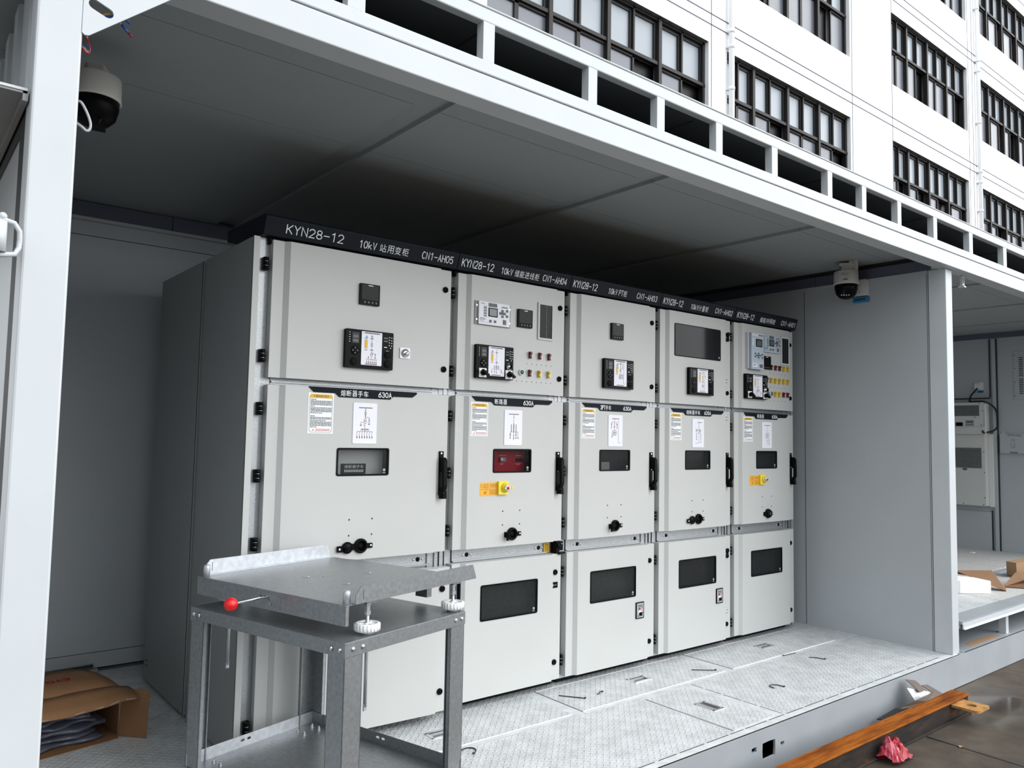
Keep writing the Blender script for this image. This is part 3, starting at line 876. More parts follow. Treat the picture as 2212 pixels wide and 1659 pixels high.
def door_panel(cab, name, W, z0, z1, x0, hole=None, pivot=None, ang=0.0, bottom=None):
    off = Vector(pivot or (0, 0, 0))
    b = MB(off)
    xl, xr = x0 + G, x0 + W - G
    prof = [(xl, YB), (xl, 0.0), (xl + .052, 0.0), (xl + .074, FY)]
    pr2 = [(xr - .075, FY), (xr - .071, 0.0), (xr, 0.0), (xr, YB)]
    pts = prof + pr2
    # faces between profile points, the raised face with an opening
    for i in range(len(pts) - 1):
        p, q = pts[i], pts[i + 1]
        if i == 3 and hole:
            hx0, hx1, hz0, hz1 = hole
            for a, c, zz0, zz1 in ((p[0], hx0, z0, z1), (hx1, q[0], z0, z1), (hx0, hx1, z0, hz0), (hx0, hx1, hz1, z1)):
                b.quad((a, FY, zz0), (c, FY, zz0), (c, FY, zz1), (a, FY, zz1), 'paint_grey')
            for e in (((hx0, hz0), (hx1, hz0)), ((hx1, hz0), (hx1, hz1)), ((hx1, hz1), (hx0, hz1)), ((hx0, hz1), (hx0, hz0))):
                (ax, az), (cx, cz) = e
                b.quad((ax, FY, az), (cx, FY, cz), (cx, YB - .002, cz), (ax, YB - .002, az), 'soft_black')
        else:
            b.quad((p[0], p[1], z0), (q[0], q[1], z0), (q[0], q[1], z1), (p[0], p[1], z1), 'paint_grey')
    for z in (z0, z1):
        b.add([(p[0], p[1], z) for p in pts], [tuple(range(len(pts)))], 'paint_grey')
    if not hole:
        b.quad((xl, YB, z0), (xr, YB, z0), (xr, YB, z1), (xl, YB, z1), 'paint_grey')
    o = b.build(name, cab, loc=tuple(off), rot=(0, 0, ang))
    return o, off
def view_window(door, hole, off, kind, content=None):
    x0, x1, z0, z1 = hole
    b = MB(off)
    b.holed(round_rect(x0 - .005, x1 + .005, z0 - .005, z1 + .005, .010), [round_rect(x0 + .003, x1 - .003, z0 + .003, z1 - .003, .007)], .003, lambda x, z, y: (x, FY - .0016 + y, z), 'black_plastic')
    o = b.build('viewing_window', door)
    b = MB(off)
    b.quad((x0, FY + .004, z0), (x1, FY + .004, z0), (x1, FY + .004, z1), (x0, FY + .004, z1), kind)
    b.build('mesh_pane', door)
    b = MB(off)
    xs, zs = x1 - .018, z0 + .020
    b.lathe([(0.008, 0), (0.008, .0006), (0, .0006)], (xs, FY + .003, zs), (0, -1, 0), 'letter_grey', 14); b.box(xs - .008, xs + .008, FY + .0022, FY + .003, zs - .0145, zs - .011, 'letter_grey')
    b.build('round_badge', door)
    if content:
        b = MB(off)
        content(b)
        b.build('window_content', door)
def meter(door, x0, x1, z0, z1, off):
    b = MB(off)
    b.plate(x0, x1, z0, z1, FY, .012, 'black_plastic', .003)
    w, h = x1 - x0, z1 - z0
    b.plate(x0 + .08 * w, x1 - .07 * w, z0 + .24 * h, z1 - .05 * h, FY - .012, .0012, 'black_gloss', .003)
    b.box(x0 + .40 * w, x0 + .64 * w, FY - .0138, FY - .0132, z1 - .10 * h, z1 - .06 * h, 'letter_white')
    for k in range(4):
        b.cyl((x0 + (.24 + .19 * k) * w, FY - .012, z0 + .12 * h), (x0 + (.24 + .19 * k) * w, FY - .0145, z0 + .12 * h), .005, 'key_grey', n=10)
    b.build('power_meter', door)
def monitor(door, x0, x1, z0, z1, off, key, knobs):
    b = MB(off)
    w, h = x1 - x0, z1 - z0
    y = FY - .022
    b.prism(round_rect(x0, x1, z0, z1, .005), 'y', FY, y, 'black_plastic')
    cx0, cx1, cz0, cz1 = x0 + .318 * w, x0 + .75 * w, z0 + .09 * h, z1 - .035 * h
    b.plate(cx0, cx1, cz0, cz1, y, .0012, 'card_white', .003)
    cw, ch = cx1 - cx0, cz1 - cz0
    yl = y - .0018
    card_lines(b, cx0, cz1, cw, ch, yl, MON[key], 'ink', .0013)
    card_lines(b, cx0, cz1, cw, ch, yl, [('l', .05, .055, .95, .055)], 'ink', .0012)
    for i in range(9): b.box(cx0 + (.16 + .08 * i) * cw, cx0 + (.22 + .08 * i) * cw, yl - .0002, yl, cz1 - .045 * ch, cz1 - .02 * ch, 'ink')
    for i in range(9): b.box(cx0 + (.2 + .065 * i) * cw, cx0 + (.25 + .065 * i) * cw, yl - .0002, yl, cz0 + .02 * ch, cz0 + .045 * ch, 'ink')
    b.box(cx0 + .15 * cw, cx0 + .29 * cw, yl - .0003, yl, cz1 - .50 * ch, cz1 - .23 * ch, 'gold')
    b.box(cx0 + .13 * cw, cx0 + .31 * cw, yl - .0003, yl, cz1 - .205 * ch, cz1 - .185 * ch, 'icon_blue'); b.box(cx0 + .22 * cw, cx0 + .27 * cw, yl - .0003, yl, cz1 - .18 * ch, cz1 - .12 * ch, 'icon_blue')
    b.box(cx0 + .15 * cw, cx0 + .29 * cw, yl - .0003, yl, cz1 - .56 * ch, cz1 - .53 * ch, 'letter_grey')
    if key in ('04', '01'):
        card_lines(b, cx0, cz1, cw, ch, yl, [('c', .38 + .12 * i, .66 + .035 * k, .03) for i in range(3) for k in range(3)] + [('l', .2, .77, .8, .77), ('l', .2, .77, .2, .86), ('l', .38, .77, .38, .9), ('l', .5, .62, .5, .9), ('l', .8, .77, .8, .9), ('a', .2, .87), ('a', .38, .86), ('c', .8, .84, .05), ('a', .5, .88)], 'diagram_red', .0012)
    elif key == '05':
        card_lines(b, cx0, cz1, cw, ch, yl, [('c', .5, .65, .05), ('c', .5, .70, .05), ('l', .5, .74, .5, .82), ('l', .35, .72, .35, .76), ('a', .35, .77), ('l', .5, .64, .68, .64, .68, .76), ('c', .68, .68, .03), ('a', .68, .77), ('l', .25, .82, .78, .82)] + [q for i in range(6) for q in (('l', .28 + .09 * i, .82, .28 + .09 * i, .9), ('a', .28 + .09 * i, .92))], 'diagram_red', .0012)
    elif key == '03':
        card_lines(b, cx0, cz1, cw, ch, yl, [('c', .5, .6, .07), ('c', .6, .62, .07), ('c', .45, .66, .07), ('r', .4, .56, .7, .72), ('l', .3, .12, .3, .3), ('l', .65, .12, .65, .3), ('a', .3, .3), ('a', .65, .3)], 'diagram_red', .0012)
    else:
        card_lines(b, cx0, cz1, cw, ch, yl, [('c', .5, .7, .06), ('c', .5, .76, .06), ('l', .4, .1, .6, .2), ('a', .75, .3), ('c', .5, .44, .03)], 'diagram_red', .0012)
    # left display and keys
    b.box(x0 + .125 * w, x0 + .27 * w, y - .001, y, z1 - .36 * h, z1 - .08 * h, 'lcd_dark')
    for k in (.15, .26): b.box(x0 + .145 * w, x0 + .25 * w, y - .0014, y - .001, z1 - (k + .07) * h, z1 - k * h, 'key_grey')
    for k in range(5): b.box(x0 + .065 * w, x0 + .085 * w, y - .0008, y, z1 - (.10 + .06 * k) * h, z1 - (.085 + .06 * k) * h, 'letter_white')
    b.lathe([(.022, 0), (.022, .0015), (0, .0015)], (x0 + .19 * w, y, z1 - .55 * h), (0, -1, 0), 'soft_black', 16)
    for a in range(4): b.cyl((x0 + .19 * w + .012 * math.cos(a * PI / 2), y - .0014, z1 - .55 * h + .012 * math.sin(a * PI / 2)), (x0 + .19 * w + .012 * math.cos(a * PI / 2), y - .0026, z1 - .55 * h + .012 * math.sin(a * PI / 2)), .004, 'key_grey', n=8)
    for k, (a, c) in enumerate([(.90, .12), (.95, .13), (.90, .19), (.95, .20), (.90, .26), (.95, .27), (.90, .33), (.95, .34), (.93, .40)]):
        b.box(x0 + a * w, x0 + (a + .022) * w, y - .0008, y, z1 - (c + .018) * h, z1 - c * h, 'letter_white')
    for k in (.14, .22): b.box(x0 + .79 * w, x0 + .88 * w, y - .0006, y, z1 - (k + .035) * h, z1 - k * h, 'key_grey')
    b.box(x0 + .80 * w, x0 + .86 * w, y - .0008, y, z1 - .41 * h, z1 - .39 * h, 'letter_white'); b.box(x0 + .85 * w, x0 + .90 * w, y - .0008, y, z1 - .51 * h, z1 - .49 * h, 'letter_white')
    for (u, v) in ((.17, .84), (.88, .60), (.88, .84)):
        kx, kz = x0 + u * w, z1 - v * h
        kn = MB(off)
        if not knobs:
            b.lathe([(.0185, 0), (.0185, .003), (0, .003)], (kx, y, kz), (0, -1, 0), 'soft_black', 20)
        elif v < .7:
            kn.lathe([(.019, 0), (.019, .004), (.015, .006), (.015, .016), (0, .016)], (kx, y, kz), (0, -1, 0), 'chrome', 20)
            kn.obox((kx - .004, y - .028, kz - .012), (.008, 0, 0), (0, .02, 0), (0, 0, .024), 'black_plastic')
        else:
            kn.plate(kx - .024, kx + .024, kz - .024, kz + .024, y, .002, 'letter_white')
            kn.lathe([(.015, 0), (.014, .018), (0, .018)], (kx, y - .002, kz), (0, -1, 0), 'black_plastic', 18)
            c, s_ = math.cos(-.6), math.sin(-.6)
            kn.obox((kx - .022 * c - .005 * -s_, y - .034, kz - .022 * s_ - .005 * c), (.048 * c, 0, .048 * s_), (0, .018, 0), (-s_ * .010, 0, c * .010), 'black_plastic')
        if knobs: kn.build('rotary_knob', door)
    mo = b.build('monitor_unit', door)
def relay(door, x0, x1, z0, z1, off, tall=False, blue=False):
    b = MB(off)
    w, h = x1 - x0, z1 - z0
    y = FY - (.03 if tall else .016)
    body = 'relay_blue' if blue else 'silver_paint'
    if tall:
        b.box(x0 - .024, x0, FY - .006, FY, z0 + .006, z1 - .004, 'silver_paint'); b.box(x0 - .0255, x0 - .019, FY - .02, FY, z0 + .005, z1 - .003, 'silver_paint')
        for zz in (.12, .88): b.cyl((x0 - .012, FY - .006, z0 + zz * h), (x0 - .012, FY - .009, z0 + zz * h), .004, 'chrome', n=8)
    else:
        b.box(x0, x1, FY - .005, FY, z0, z1, 'side_grey' if not blue else 'silver_paint')
        for u in (.04, .96):
            for v in (.2, .8): b.cyl((x0 + u * w, FY - .005, z0 + v * h), (x0 + u * w, FY - .009, z0 + v * h), .005, 'chrome', n=8)
        x0, x1 = x0 + .075 * w, x1 - .065 * w; w = x1 - x0
    b.plate(x0, x1, z0 + .002, z1 - .002, FY, FY - y, body if not blue else 'relay_blue', .002)
    B = lambda u0, u1, v0, v1, m, d=.0012: b.box(x0 + u0 * w, x0 + u1 * w, y - d, y, z1 - v1 * h, z1 - v0 * h, m)
    if not blue: B(.01, .99, .02, .98, 'card_white', .0006)
    if tall:
        B(.04, .96, .03, .10, 'silver_paint'); B(.55, .93, .05, .08, 'key_grey', .0016); B(.10, .16, .16, .36, 'letter_white'); B(.36, .86, .17, .38, 'black_plastic', .002); B(.42, .80, .20, .36, 'lcd', .0025)
        B(.0, 1., .80, .815, 'silver_paint'); B(.08, .46, .84, .93, 'card_white'); B(.12, .34, .87, .89, 'ink', .0016); B(.66, .90, .85, .94, 'key_grey')
        ks = [(.56, .56), (.43, .615), (.56, .615), (.70, .615), (.56, .675), (.86, .58), (.86, .665), (.30, .57), (.30, .65)]
        kw, kh = .09, .04
    else:
        B(.30, .58, .05, .21, 'key_grey'); B(.30, .60, .25, .63, 'black_plastic', .002); B(.33, .57, .29, .59, 'lcd', .0028)
        for i in range(8): B(.15, .25, .20 + .058 * i, .245 + .058 * i, 'key_grey' if i % 2 else 'letter_grey')
        B(.74, .92, .13, .15, 'ink'); B(.72, .94, .17, .19, 'ink'); B(.03, .20, .72, .74, 'ink'); B(.03, .22, .77, .785, 'ink'); B(.03, .16, .82, .835, 'ink'); B(.03, .42, .88, .895, 'letter_grey')
        B(.78, .88, .70, .90, 'key_grey', .003)
        b.text('CYG', (x0 + .06 * w, y - .0014, z1 - .13 * h), (1, 0, 0), (0, 0, 1), .12 * w, .055 * h, 'ink')
        ks = [(.76, .32), (.69, .43), (.76, .43), (.83, .43), (.76, .56), (.91, .30), (.91, .53), (.37, .82), (.52, .82)]
        kw, kh = .062, .10
    for (u, v) in ks: B(u - kw / 2, u + kw / 2, v - kh / 2, v + kh / 2, 'key_grey', .004)
    b.build('protection_relay', door)
def terminal_window(door, x0, x1, z0, z1, off, lit):
    b = MB(off)
    b.holed(round_rect(x0, x1, z0, z1, .004), [round_rect(x0 + .012, x1 - .012, z0 + .012, z1 - .012, .003)], .008, lambda x, z, y: (x, FY - .003 + y, z), 'paint_grey' if lit else 'silver_paint')
    b.box(x0 + .010, x1 - .010, FY - .003, FY - .001, z0 + .010, z1 - .010, 'black_gloss')
    for k in ((.52,) if lit else (.35, .6)): b.box(x0 + (x1 - x0) * k, x0 + (x1 - x0) * k + .004, FY - .0045, FY - .003, z0 + .014, z1 - .014, 'key_grey')
    b.build('terminal_window', door)
def link_switch(door, x, z, off, col):
    b = MB(off)
    b.box(x + .001, x + .014, FY - .004, FY, z - .018, z + .019, 'letter_white')
    b.box(x - .013, x + .001, FY - .014, FY, z - .018, z + .018, 'switch_' + col)
    b.cyl((x - .008, FY - .014, z + .008), (x - .008, FY - .022, z + .008), .007, 'switch_' + col, n=10); b.cyl((x - .006, FY - .010, z - .016), (x - .006, FY - .018, z - .016), .005, 'switch_' + col, n=8)
    b.build('link_switch', door)
def push_button(door, x, z, off, ring='letter_white'):
    b = MB(off)
    b.lathe([(.0165, 0), (.0165, .010), (.013, .011), (.013, .006)], (x, FY, z), (0, -1, 0), ring, 20)
    b.lathe([(.0125, .004), (.0115, .013), (0, .014)], (x, FY, z), (0, -1, 0), 'green_plastic', 20)
    b.build('push_button', door)
def sticker(door, x0, x1, z0, z1, off):
    b = MB(off)
    y = FY - .0008
    w, h = x1 - x0, z1 - z0
    b.box(x0, x1, y, FY, z0, z1, 'letter_white')
    B = lambda u0, u1, v0, v1, m, d=.0004: b.box(x0 + u0 * w, x0 + u1 * w, y - d, y, z1 - v1 * h, z1 - v0 * h, m)
    b.prism([(x0 + .10 * w, z1 - .03 * h), (x0 + .90 * w, z1 - .03 * h), (x0 + .95 * w, z1 - .07 * h), (x0 + .95 * w, z1 - .13 * h), (x0 + .05 * w, z1 - .13 * h), (x0 + .05 * w, z1 - .07 * h)], 'y', y, y - .0004, 'gold')
    b.text('中置柜操作程序', (x0 + .20 * w, y - .0007, z1 - .113 * h), (1, 0, 0), (0, 0, 1), .60 * w, .062 * h, 'ink')
    for u0, u1, v0, v1 in ((.05, .06, .12, .93), (.94, .95, .12, .93), (.10, .90, .965, .972), (.05, .10, .93, .937), (.90, .95, .93, .937), (.095, .105, .93, .97), (.895, .905, .93, .97)): B(u0, u1, v0, v1, 'ink')
    rnd = random.Random(int(x0 * 1000))
    v = .155
    for para in ((.30,), (.92,) * 4, (.25,), (.92,) * 4, (.55,), (0,), (.28,), (.92,) * 2, (.7,), (.92,) * 4, (.35,)):
        for end in para:
            if end > 0:
                u = .09
                while u < end:
                    L = rnd.uniform(.03, .10)
                    B(u, min(u + L, end), v, v + .017, 'ink'); u += L + rnd.uniform(.008, .018)
            v += .0305
        v += .007
    b.prism([(x0 + .17 * w, z1 - .93 * h), (x0 + .26 * w, z1 - .93 * h), (x0 + .215 * w, z1 - .89 * h)], 'y', y, y - .0004, 'ink_red')
    for k in range(3):
        u = .31
        while u < .86:
            L = rnd.uniform(.04, .09); B(u, min(u + L, .88), .885 + .02 * k, .896 + .02 * k, 'ink_red'); u += L + .012
    b.build('instruction_sticker', door)
def diagram(door, x0, x1, z0, z1, off, key):
    b = MB(off)
    b.plate(x0, x1, z0, z1, FY, .003, 'card_white', .006)
    card_lines(b, x0, z1, x1 - x0, z1 - z0, FY - .0034, DIA[key], 'diagram_red', .0017)
    b.build('diagram_plate', door)
def nameplate(door, off, wide, txt, tx, ax):
    b = MB(off)
    if wide: P = [(.203, 1.613), (.774, 1.613), (.774, 1.604), (.749, 1.587), (.641, 1.586), (.625, 1.571), (.356, 1.571), (.336, 1.588), (.230, 1.588)]
    else: P = [(.110, 1.613), (.673, 1.613), (.673, 1.602), (.650, 1.587), (.548, 1.586), (.531, 1.570), (.262, 1.570), (.242, 1.587), (.138, 1.588)]
    P = [(p[0] + XO, p[1]) for p in P]
    b.prism(P, 'y', FY, FY - .004, 'plate_navy')
    y = FY - .0046
    b.stroke_text(txt, (XO + tx[0], y, 1.577), (1, 0, 0), (0, 0, 1), tx[1] - tx[0], .027, 'letter_white', .13)
    b.stroke_text('630A', (XO + ax[0], y, 1.578), (1, 0, 0), (0, 0, 1), ax[1] - ax[0], .026, 'letter_white', .13)
    b.build('nameplate', door, clean=False)
def door_handle(door, x, off):
    b = MB(off)
    y = 0.0
    b.box(x - .013, x + .012, y - .008, y, 1.105, 1.323, 'black_plastic')
    b.prism([(y - .008, 1.292), (y - .030, 1.292), (y - .046, 1.278), (y - .050, 1.150), (y - .038, 1.122), (y - .020, 1.118), (y - .020, 1.134), (y - .032, 1.150), (y - .032, 1.205), (y - .008, 1.225)], 'x', x - .010, x + .010, 'black_plastic')
    b.cyl((x - .016, y - .022, 1.112), (x + .016, y - .022, 1.112), .015, 'black_plastic'); b.box(x - .008, x + .014, y - .040, y - .004, 1.085, 1.112, 'black_plastic')
    for zz in (1.313, 1.216): b.cyl((x - .002, y - .008, zz), (x - .002, y - .0095, zz), .0045, 'chrome', n=10)
    b.build('door_handle', door)
def racking_socket(door, x, z, off, mode):
    b = MB(off)
    b.lathe([(.034, 0), (.034, .010), (.029, .016), (.023, .014), (.021, .002), (.018, -.010), (.006, -.012), (0, -.012)], (x, FY, z), (0, -1, 0), 'black_plastic', 28)
    b.lathe([(.020, .001), (.0, .0012)], (x, FY, z), (0, -1, 0), 'soft_black', 20)
    b.plate(x + .025, x + .062, z - .013, z + .010, FY, .006, 'black_plastic', .003); b.cyl((x + .053, FY - .006, z), (x + .053, FY - .0075, z), .0045, 'letter_white', n=10)
    b.plate(x - .052, x - .020, z - .016, z + .012, FY, .010, 'black_plastic', .003)
    o = b.build('racking_socket', door)
    b = MB(off)
    if mode == 'open':
        b.lathe([(.027, 0), (.027, .005), (0, .006)], (x - .070, FY - .006, z - .004), (0, -1, 0), 'black_plastic', 22)
        b.plate(x - .122, x - .060, z - .022, z + .006, FY - .006, .005, 'black_plastic', .003); b.cyl((x - .110, FY - .011, z - .008), (x - .110, FY - .0125, z - .008), .0045, 'letter_white', n=10)
    elif mode == 'shut':
        b.lathe([(.028, .016), (.028, .022), (0, .024)], (x, FY, z), (0, -1, 0), 'black_plastic', 22); b.box(x - .004, x + .004, FY - .026, FY - .02, z - .010, z + .008, 'key_grey')
    else:
        b.lathe([(.016, 0), (.016, .005), (0, .005)], (x - .048, FY - .024, z - .006), (1, 0, 0), 'black_plastic', 22); b.box(x - .05, x - .042, FY - .02, FY - .004, z - .012, z + .008, 'black_plastic'); b.box(x - .044, x - .034, FY - .018, FY - .010, z - .034, z - .010, 'black_plastic')
    b.build('socket_flap', door)
def dots(b, pts, r=.0042):
    for x, z in pts: b.lathe([(r, 0), (r, .0006), (0, .0006)], (x, FY, z), (0, -1, 0), 'ink', 8)
def bolts(door, x, zs, off):
    for z in zs:
        b = MB(off); b.ball((x, 0, z), .007, 'chrome', (1, .7, 1), 6); b.ball((x + .003, -.002, z - .003), .005, 'soft_black', (1, .6, 1), 5)
        b.build('bolt', door)

def red_breaker(b):
    b.box(XO + .262, XO + .528, .036, .040, 1.21, 1.338, 'dark_red'); b.box(XO + .345, XO + .385, .026, .036, 1.268, 1.290, 'key_grey'); b.lathe([(.010, 0), (.010, .006), (0, .006)], (XO + .352, .026, 1.279), (0, -1, 0), 'letter_grey', 12)
    b.box(XO + .46, XO + .51, .032, .036, 1.268, 1.285, 'soft_black')
    for (u0, u1, z) in ((.345, .39, 1.299), (.35, .375, 1.258), (.352, .37, 1.25), (.46, .50, 1.299), (.46, .50, 1.256), (.465, .49, 1.249)): b.box(XO + u0, XO + u1, .0352, .036, z, z + .0035, 'ink_red')
def dark_breaker(b):
    b.box(XO + .265, XO + .53, .036, .040, 1.21, 1.336, 'soft_black'); b.box(XO + .28, XO + .34, .034, .036, 1.212, 1.24, 'dark_red')
def truck_plate(b):
    b.box(.355, .628, .036, .040, 1.208, 1.336, 'side_grey')
    b.box(.405, .53, .028, .036, 1.214, 1.262, 'black_plastic')
    b.text('熔断器手车', (.418, .0275, 1.240), (1, 0, 0), (0, 0, 1), .10, .016, 'letter_grey')
    for i in range(12): b.box(.418 + .0085 * i, .423 + .0085 * i, .027, .028, 1.222, 1.234, 'letter_grey')
def pale_strip(b):
    b.box(XO + .265, XO + .53, .036, .040, 1.21, 1.336, 'soft_black'); b.box(XO + (.285 if KEY == '02' else .33), XO + (.315 if KEY == '02' else .40), .033, .036, 1.215, 1.262, 'key_grey')

SPEC = {
    '05': dict(x=0.0, w=1.0, mid='10kV 站用变柜', mx=(.43, .70), kx=(.07, .345), cx=(.78, .965), nt='熔断器手车', ntx=(.362, .505), nax=(.56, .63), socket='open',
               lab='widest switchgear cabinet, leftmost of the row, half hidden behind the grey trolley'),
    '04': dict(x=1.0, w=.8, mid='10kV 储能进线柜', mx=(.285, .555), kx=(.025, .23), cx=(.585, .765), nt='断路器', ntx=(.262, .345), nax=(.462, .532), socket='side',
               lab='grey switchgear cabinet with a red breaker behind its window, next to the widest one'),
    '03': dict(x=1.8, w=.8, mid='10kV PT柜', mx=(.314, .478), kx=(.023, .214), cx=(.57, .758), nt='3PT手车', ntx=(.262, .352), nax=(.46, .53), socket='side',
               lab='middle switchgear cabinet with one small square meter on its top door'),
    '02': dict(x=2.6, w=.8, mid='10kV计量柜', mx=(.304, .492), kx=(.025, .217), cx=(.572, .764), nt='熔断器手车', ntx=(.268, .412), nax=(.458, .528), socket='open',
               lab='grey switchgear cabinet with a large dark glass window in its top door'),
    '01': dict(x=3.4, w=.8, mid='储能并网柜', mx=(.307, .502), kx=(.027, .226), cx=(.582, .773), nt='断路器', ntx=(.275, .358), nax=(.462, .532), socket='shut',
               lab='rightmost switchgear cabinet, top door crowded with relays and yellow switches'),
}
for KEY, S in SPEC.items():
    XO = 0.0
    W_ = S['w']
    cab = thing('switchgear_cabinet', S['lab'], 'cabinet', (S['x'], 0, 0), 0, 'row of grey switchgear cabinets')
    # body
    b = MB()
    b.box(.001, W_ - .001, .045, 1.44, 0.03, 2.268, 'galvanised'); b.box(.02, W_ - .02, .075, 1.42, 0.0, .03, 'soft_black')
    b.box(.001, W_ - .001, .040, .046, ZM1 + .004, ZU0 - .004, 'galvanised')
    for z0, z1 in ((ZM1, ZU0), (ZL1, ZM0)):
        b.box(.046, .048, .0385, .046, z0 - .01, z1 + .01, 'groove'); b.box(W_ - .104, W_ - .1025, .0385, .046, z0 - .01, z1 + .01, 'side_grey'); b.box(W_ - .060, W_ - .059, .0385, .046, z0 - .01, z1 + .01, 'side_grey'); b.box(W_ - .031, W_ - .029, .0385, .046, z0 - .01, z1 + .01, 'groove')
        b.box(.05, W_ - .105, .030, .045, z0 + (.012 if z0 > 1 else .004), z0 + (.020 if z0 > 1 else .010), 'galvanised')
    b.box(0, .002, .040, .046, 0.03, 2.268, 'groove')
    b.box(.012, W_ - .012, .02, 1.43, 2.24, 2.275, 'soft_black')  # hidden cabinet top made black to keep bounce light off the ceiling
    b.build('body', cab)
    for hx in ((.147, .646) if KEY != '05' else (.147, .846)):
        b = MB()
        b.lathe([(.0115, 0), (.0115, .001), (0, .001)], (hx, .0445, .782), (0, -1, 0), 'soft_black', 16)
        for q in (-.026, .026): b.ball((hx + q, .044, .782), .0065, 'chrome', (1, .6, 1), 6)
        b.build('plug_hole', cab)
    if KEY == '05':
        for y0, y1 in ((.014, .655), (.70, 1.44)):
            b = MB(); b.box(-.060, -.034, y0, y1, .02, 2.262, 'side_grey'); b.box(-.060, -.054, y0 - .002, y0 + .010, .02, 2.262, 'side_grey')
            if y0 > .5:
                for zz in (.10, .125): b.obox((-.0605, 1.36, zz), (.001, 0, 0), (0, .05, -.004), (0, 0, .004), 'soft_black')
            b.build('side_panel', cab, bevel=.004)
        b = MB(); b.box(-.050, -.004, .66, .695, .02, 2.25, 'side_grey'); b.box(-.034, 0, .05, 1.44, .02, 2.25, 'soft_black'); b.box(-.060, -.033, .010, .014, .02, 2.262, 'paint_grey'); b.box(-.031, .001, .036, .05, .02, 2.266, 'galvanised'); b.build('corner_frame', cab)
    if KEY == '01':
        b = MB(); b.box(.8, .83, .03, 1.44, .02, 2.262, 'side_grey'); b.build('side_panel', cab)
    # header board
    hx0, hx1 = (-.030 if KEY == '05' else .0012), (W_ - .0012 if KEY != '01' else W_ - .008)
    b = MB()
    b.prism([(-.015, 2.268), (-.042, 2.346), (-.030, 2.358), (.45, 2.372), (.45, 2.315), (.35, 2.29), (.03, 2.268)], 'x', hx0, hx1, 'header_navy')
    ho = b.build('header_board', cab, bevel=.002)
    up = (0, -.027, .078)
    for t, xs, h, v in (('KYN28-12', S['kx'], .042, .24), (S['mid'], S['mx'], .036, .22), ('CN1-AH' + KEY, S['cx'], .038, .25)):
        b = MB()
        b.stroke_text(t, (xs[0], -.015 - .027 * v - .0012, 2.268 + .078 * v), (1, 0, 0), up, xs[1] - xs[0], h, 'letter_white', .11)
        b.build('lettering', ho, clean=False)

    # ---- upper door
    hole = None
    if KEY == '02': hole = (.146, .643, 1.958, 2.176)
    d, off = door_panel(cab, 'upper_door', W_, ZU0, ZU1, 0)
    for z in (2.146, 1.737): hinge(d, -.002, z, off)
    for i, z in enumerate((2.153, 1.741)): latch(d, W_ - G - .035, z, off, flap=(KEY == '02' and i == 0))
    if KEY == '05':
        meter(d, .441, .546, 2.015, 2.116, off)
        monitor(d, .370, .622, 1.711, 1.892, off, '05', False)
        b = MB(); b.plate(.670, .727, 1.777, 1.829, FY, .006, 'silver_paint', .004); b.lathe([(.019, 0), (.021, .006), (.012, .012), (0, .013)], (.699, FY - .006, 1.803), (0, -1, 0), 'chrome', 20); b.obox((.690, FY - .022, 1.795), (.016, 0, .010), (0, .01, 0), (-.003, 0, .006), 'key_grey'); b.build('rotary_switch', d)
    elif KEY == '04':
        relay(d, .117, .358, 1.994, 2.120, off)
        meter(d, .407, .511, 2.008, 2.108, off)
        terminal_window(d, .557, .674, 1.952, 2.165, off, True)
        monitor(d, .121, .370, 1.709, 1.887, off, '04', True)
        for x in (.509, .579, .649): link_switch(d, x, 1.860, off, 'red')
        push_button(d, .442, 1.759, off)
        for x, c in ((.507, 'red'), (.577, 'yellow'), (.646, 'yellow')): link_switch(d, x, 1.759, off, c)
        b = MB(); dots(b, [(.484 + .0448 * i * .8, 1.810) for i in range(6)] + [(.414 + .0355 * i, 1.710) for i in range(8)], .0026); b.build('drill_holes', d)
    elif KEY == '03':
        meter(d, .343, .449, 2.010, 2.110, off)
        monitor(d, .275, .530, 1.709, 1.888, off, '03', False)
    elif KEY == '02':
        b = MB(); b.plate(.146, .643, 1.958, 2.176, FY, .0025, 'black_plastic', .012); b.plate(.152, .637, 1.964, 2.170, FY - .0025, .001, 'film_dark', .010)
        b.lathe([(0.008, 0), (0.006, .001), (0, .001)], (.622, FY - .0035, 1.980), (0, -1, 0), 'letter_grey', 12); b.build('glass_window', d)
        monitor(d, .277, .537, 1.710, 1.891, off, '02', False)
        bolts(d, W_ - G - .045, (1.841, 1.821), off)
    else:
        relay(d, .168, .322, 1.926, 2.195, off, True, True)
        relay(d, .334, .577, 2.066, 2.198, off, False, True)
        meter(d, .333, .442, 1.941, 2.037, off)
        terminal_window(d, .588, .699, 1.989, 2.204, off, False)
        monitor(d, .113, .380, 1.713, 1.891, off, '01', True)
        for i, (x, c) in enumerate(((.456, 'red'), (.513, 'red'), (.568, 'red'), (.623, 'yellow'), (.679, 'yellow'))): link_switch(d, x, 1.959, off, c)
        for i, x in enumerate((.399, .456, .511, .566, .621, .677)): link_switch(d, x, 1.862, off, 'red' if i == 0 else 'yellow')
        for x in (.404, .455): push_button(d, x, 1.762, off, 'chrome')
        for x, c in ((.510, 'yellow'), (.563, 'yellow'), (.619, 'red'), (.674, 'red')): link_switch(d, x, 1.762, off, c)
        b = MB(); dots(b, [(.44 + .05 * i + q, z) for z in (1.913, 1.812, 1.712) for i in range(5) for q in (0, .012)], .0022); b.build('drill_holes', d)

    # ---- middle door
    hole = (.358, .623, 1.212, 1.332) if KEY == '05' else (.265, .522, 1.215, 1.333) if KEY != '01' else (.271, .525, 1.214, 1.333)
    d, off = door_panel(cab, 'middle_door', W_, ZM0, ZM1, 0, hole)
    for z in (1.505, 1.212, .918): hinge(d, -.002, z, off)
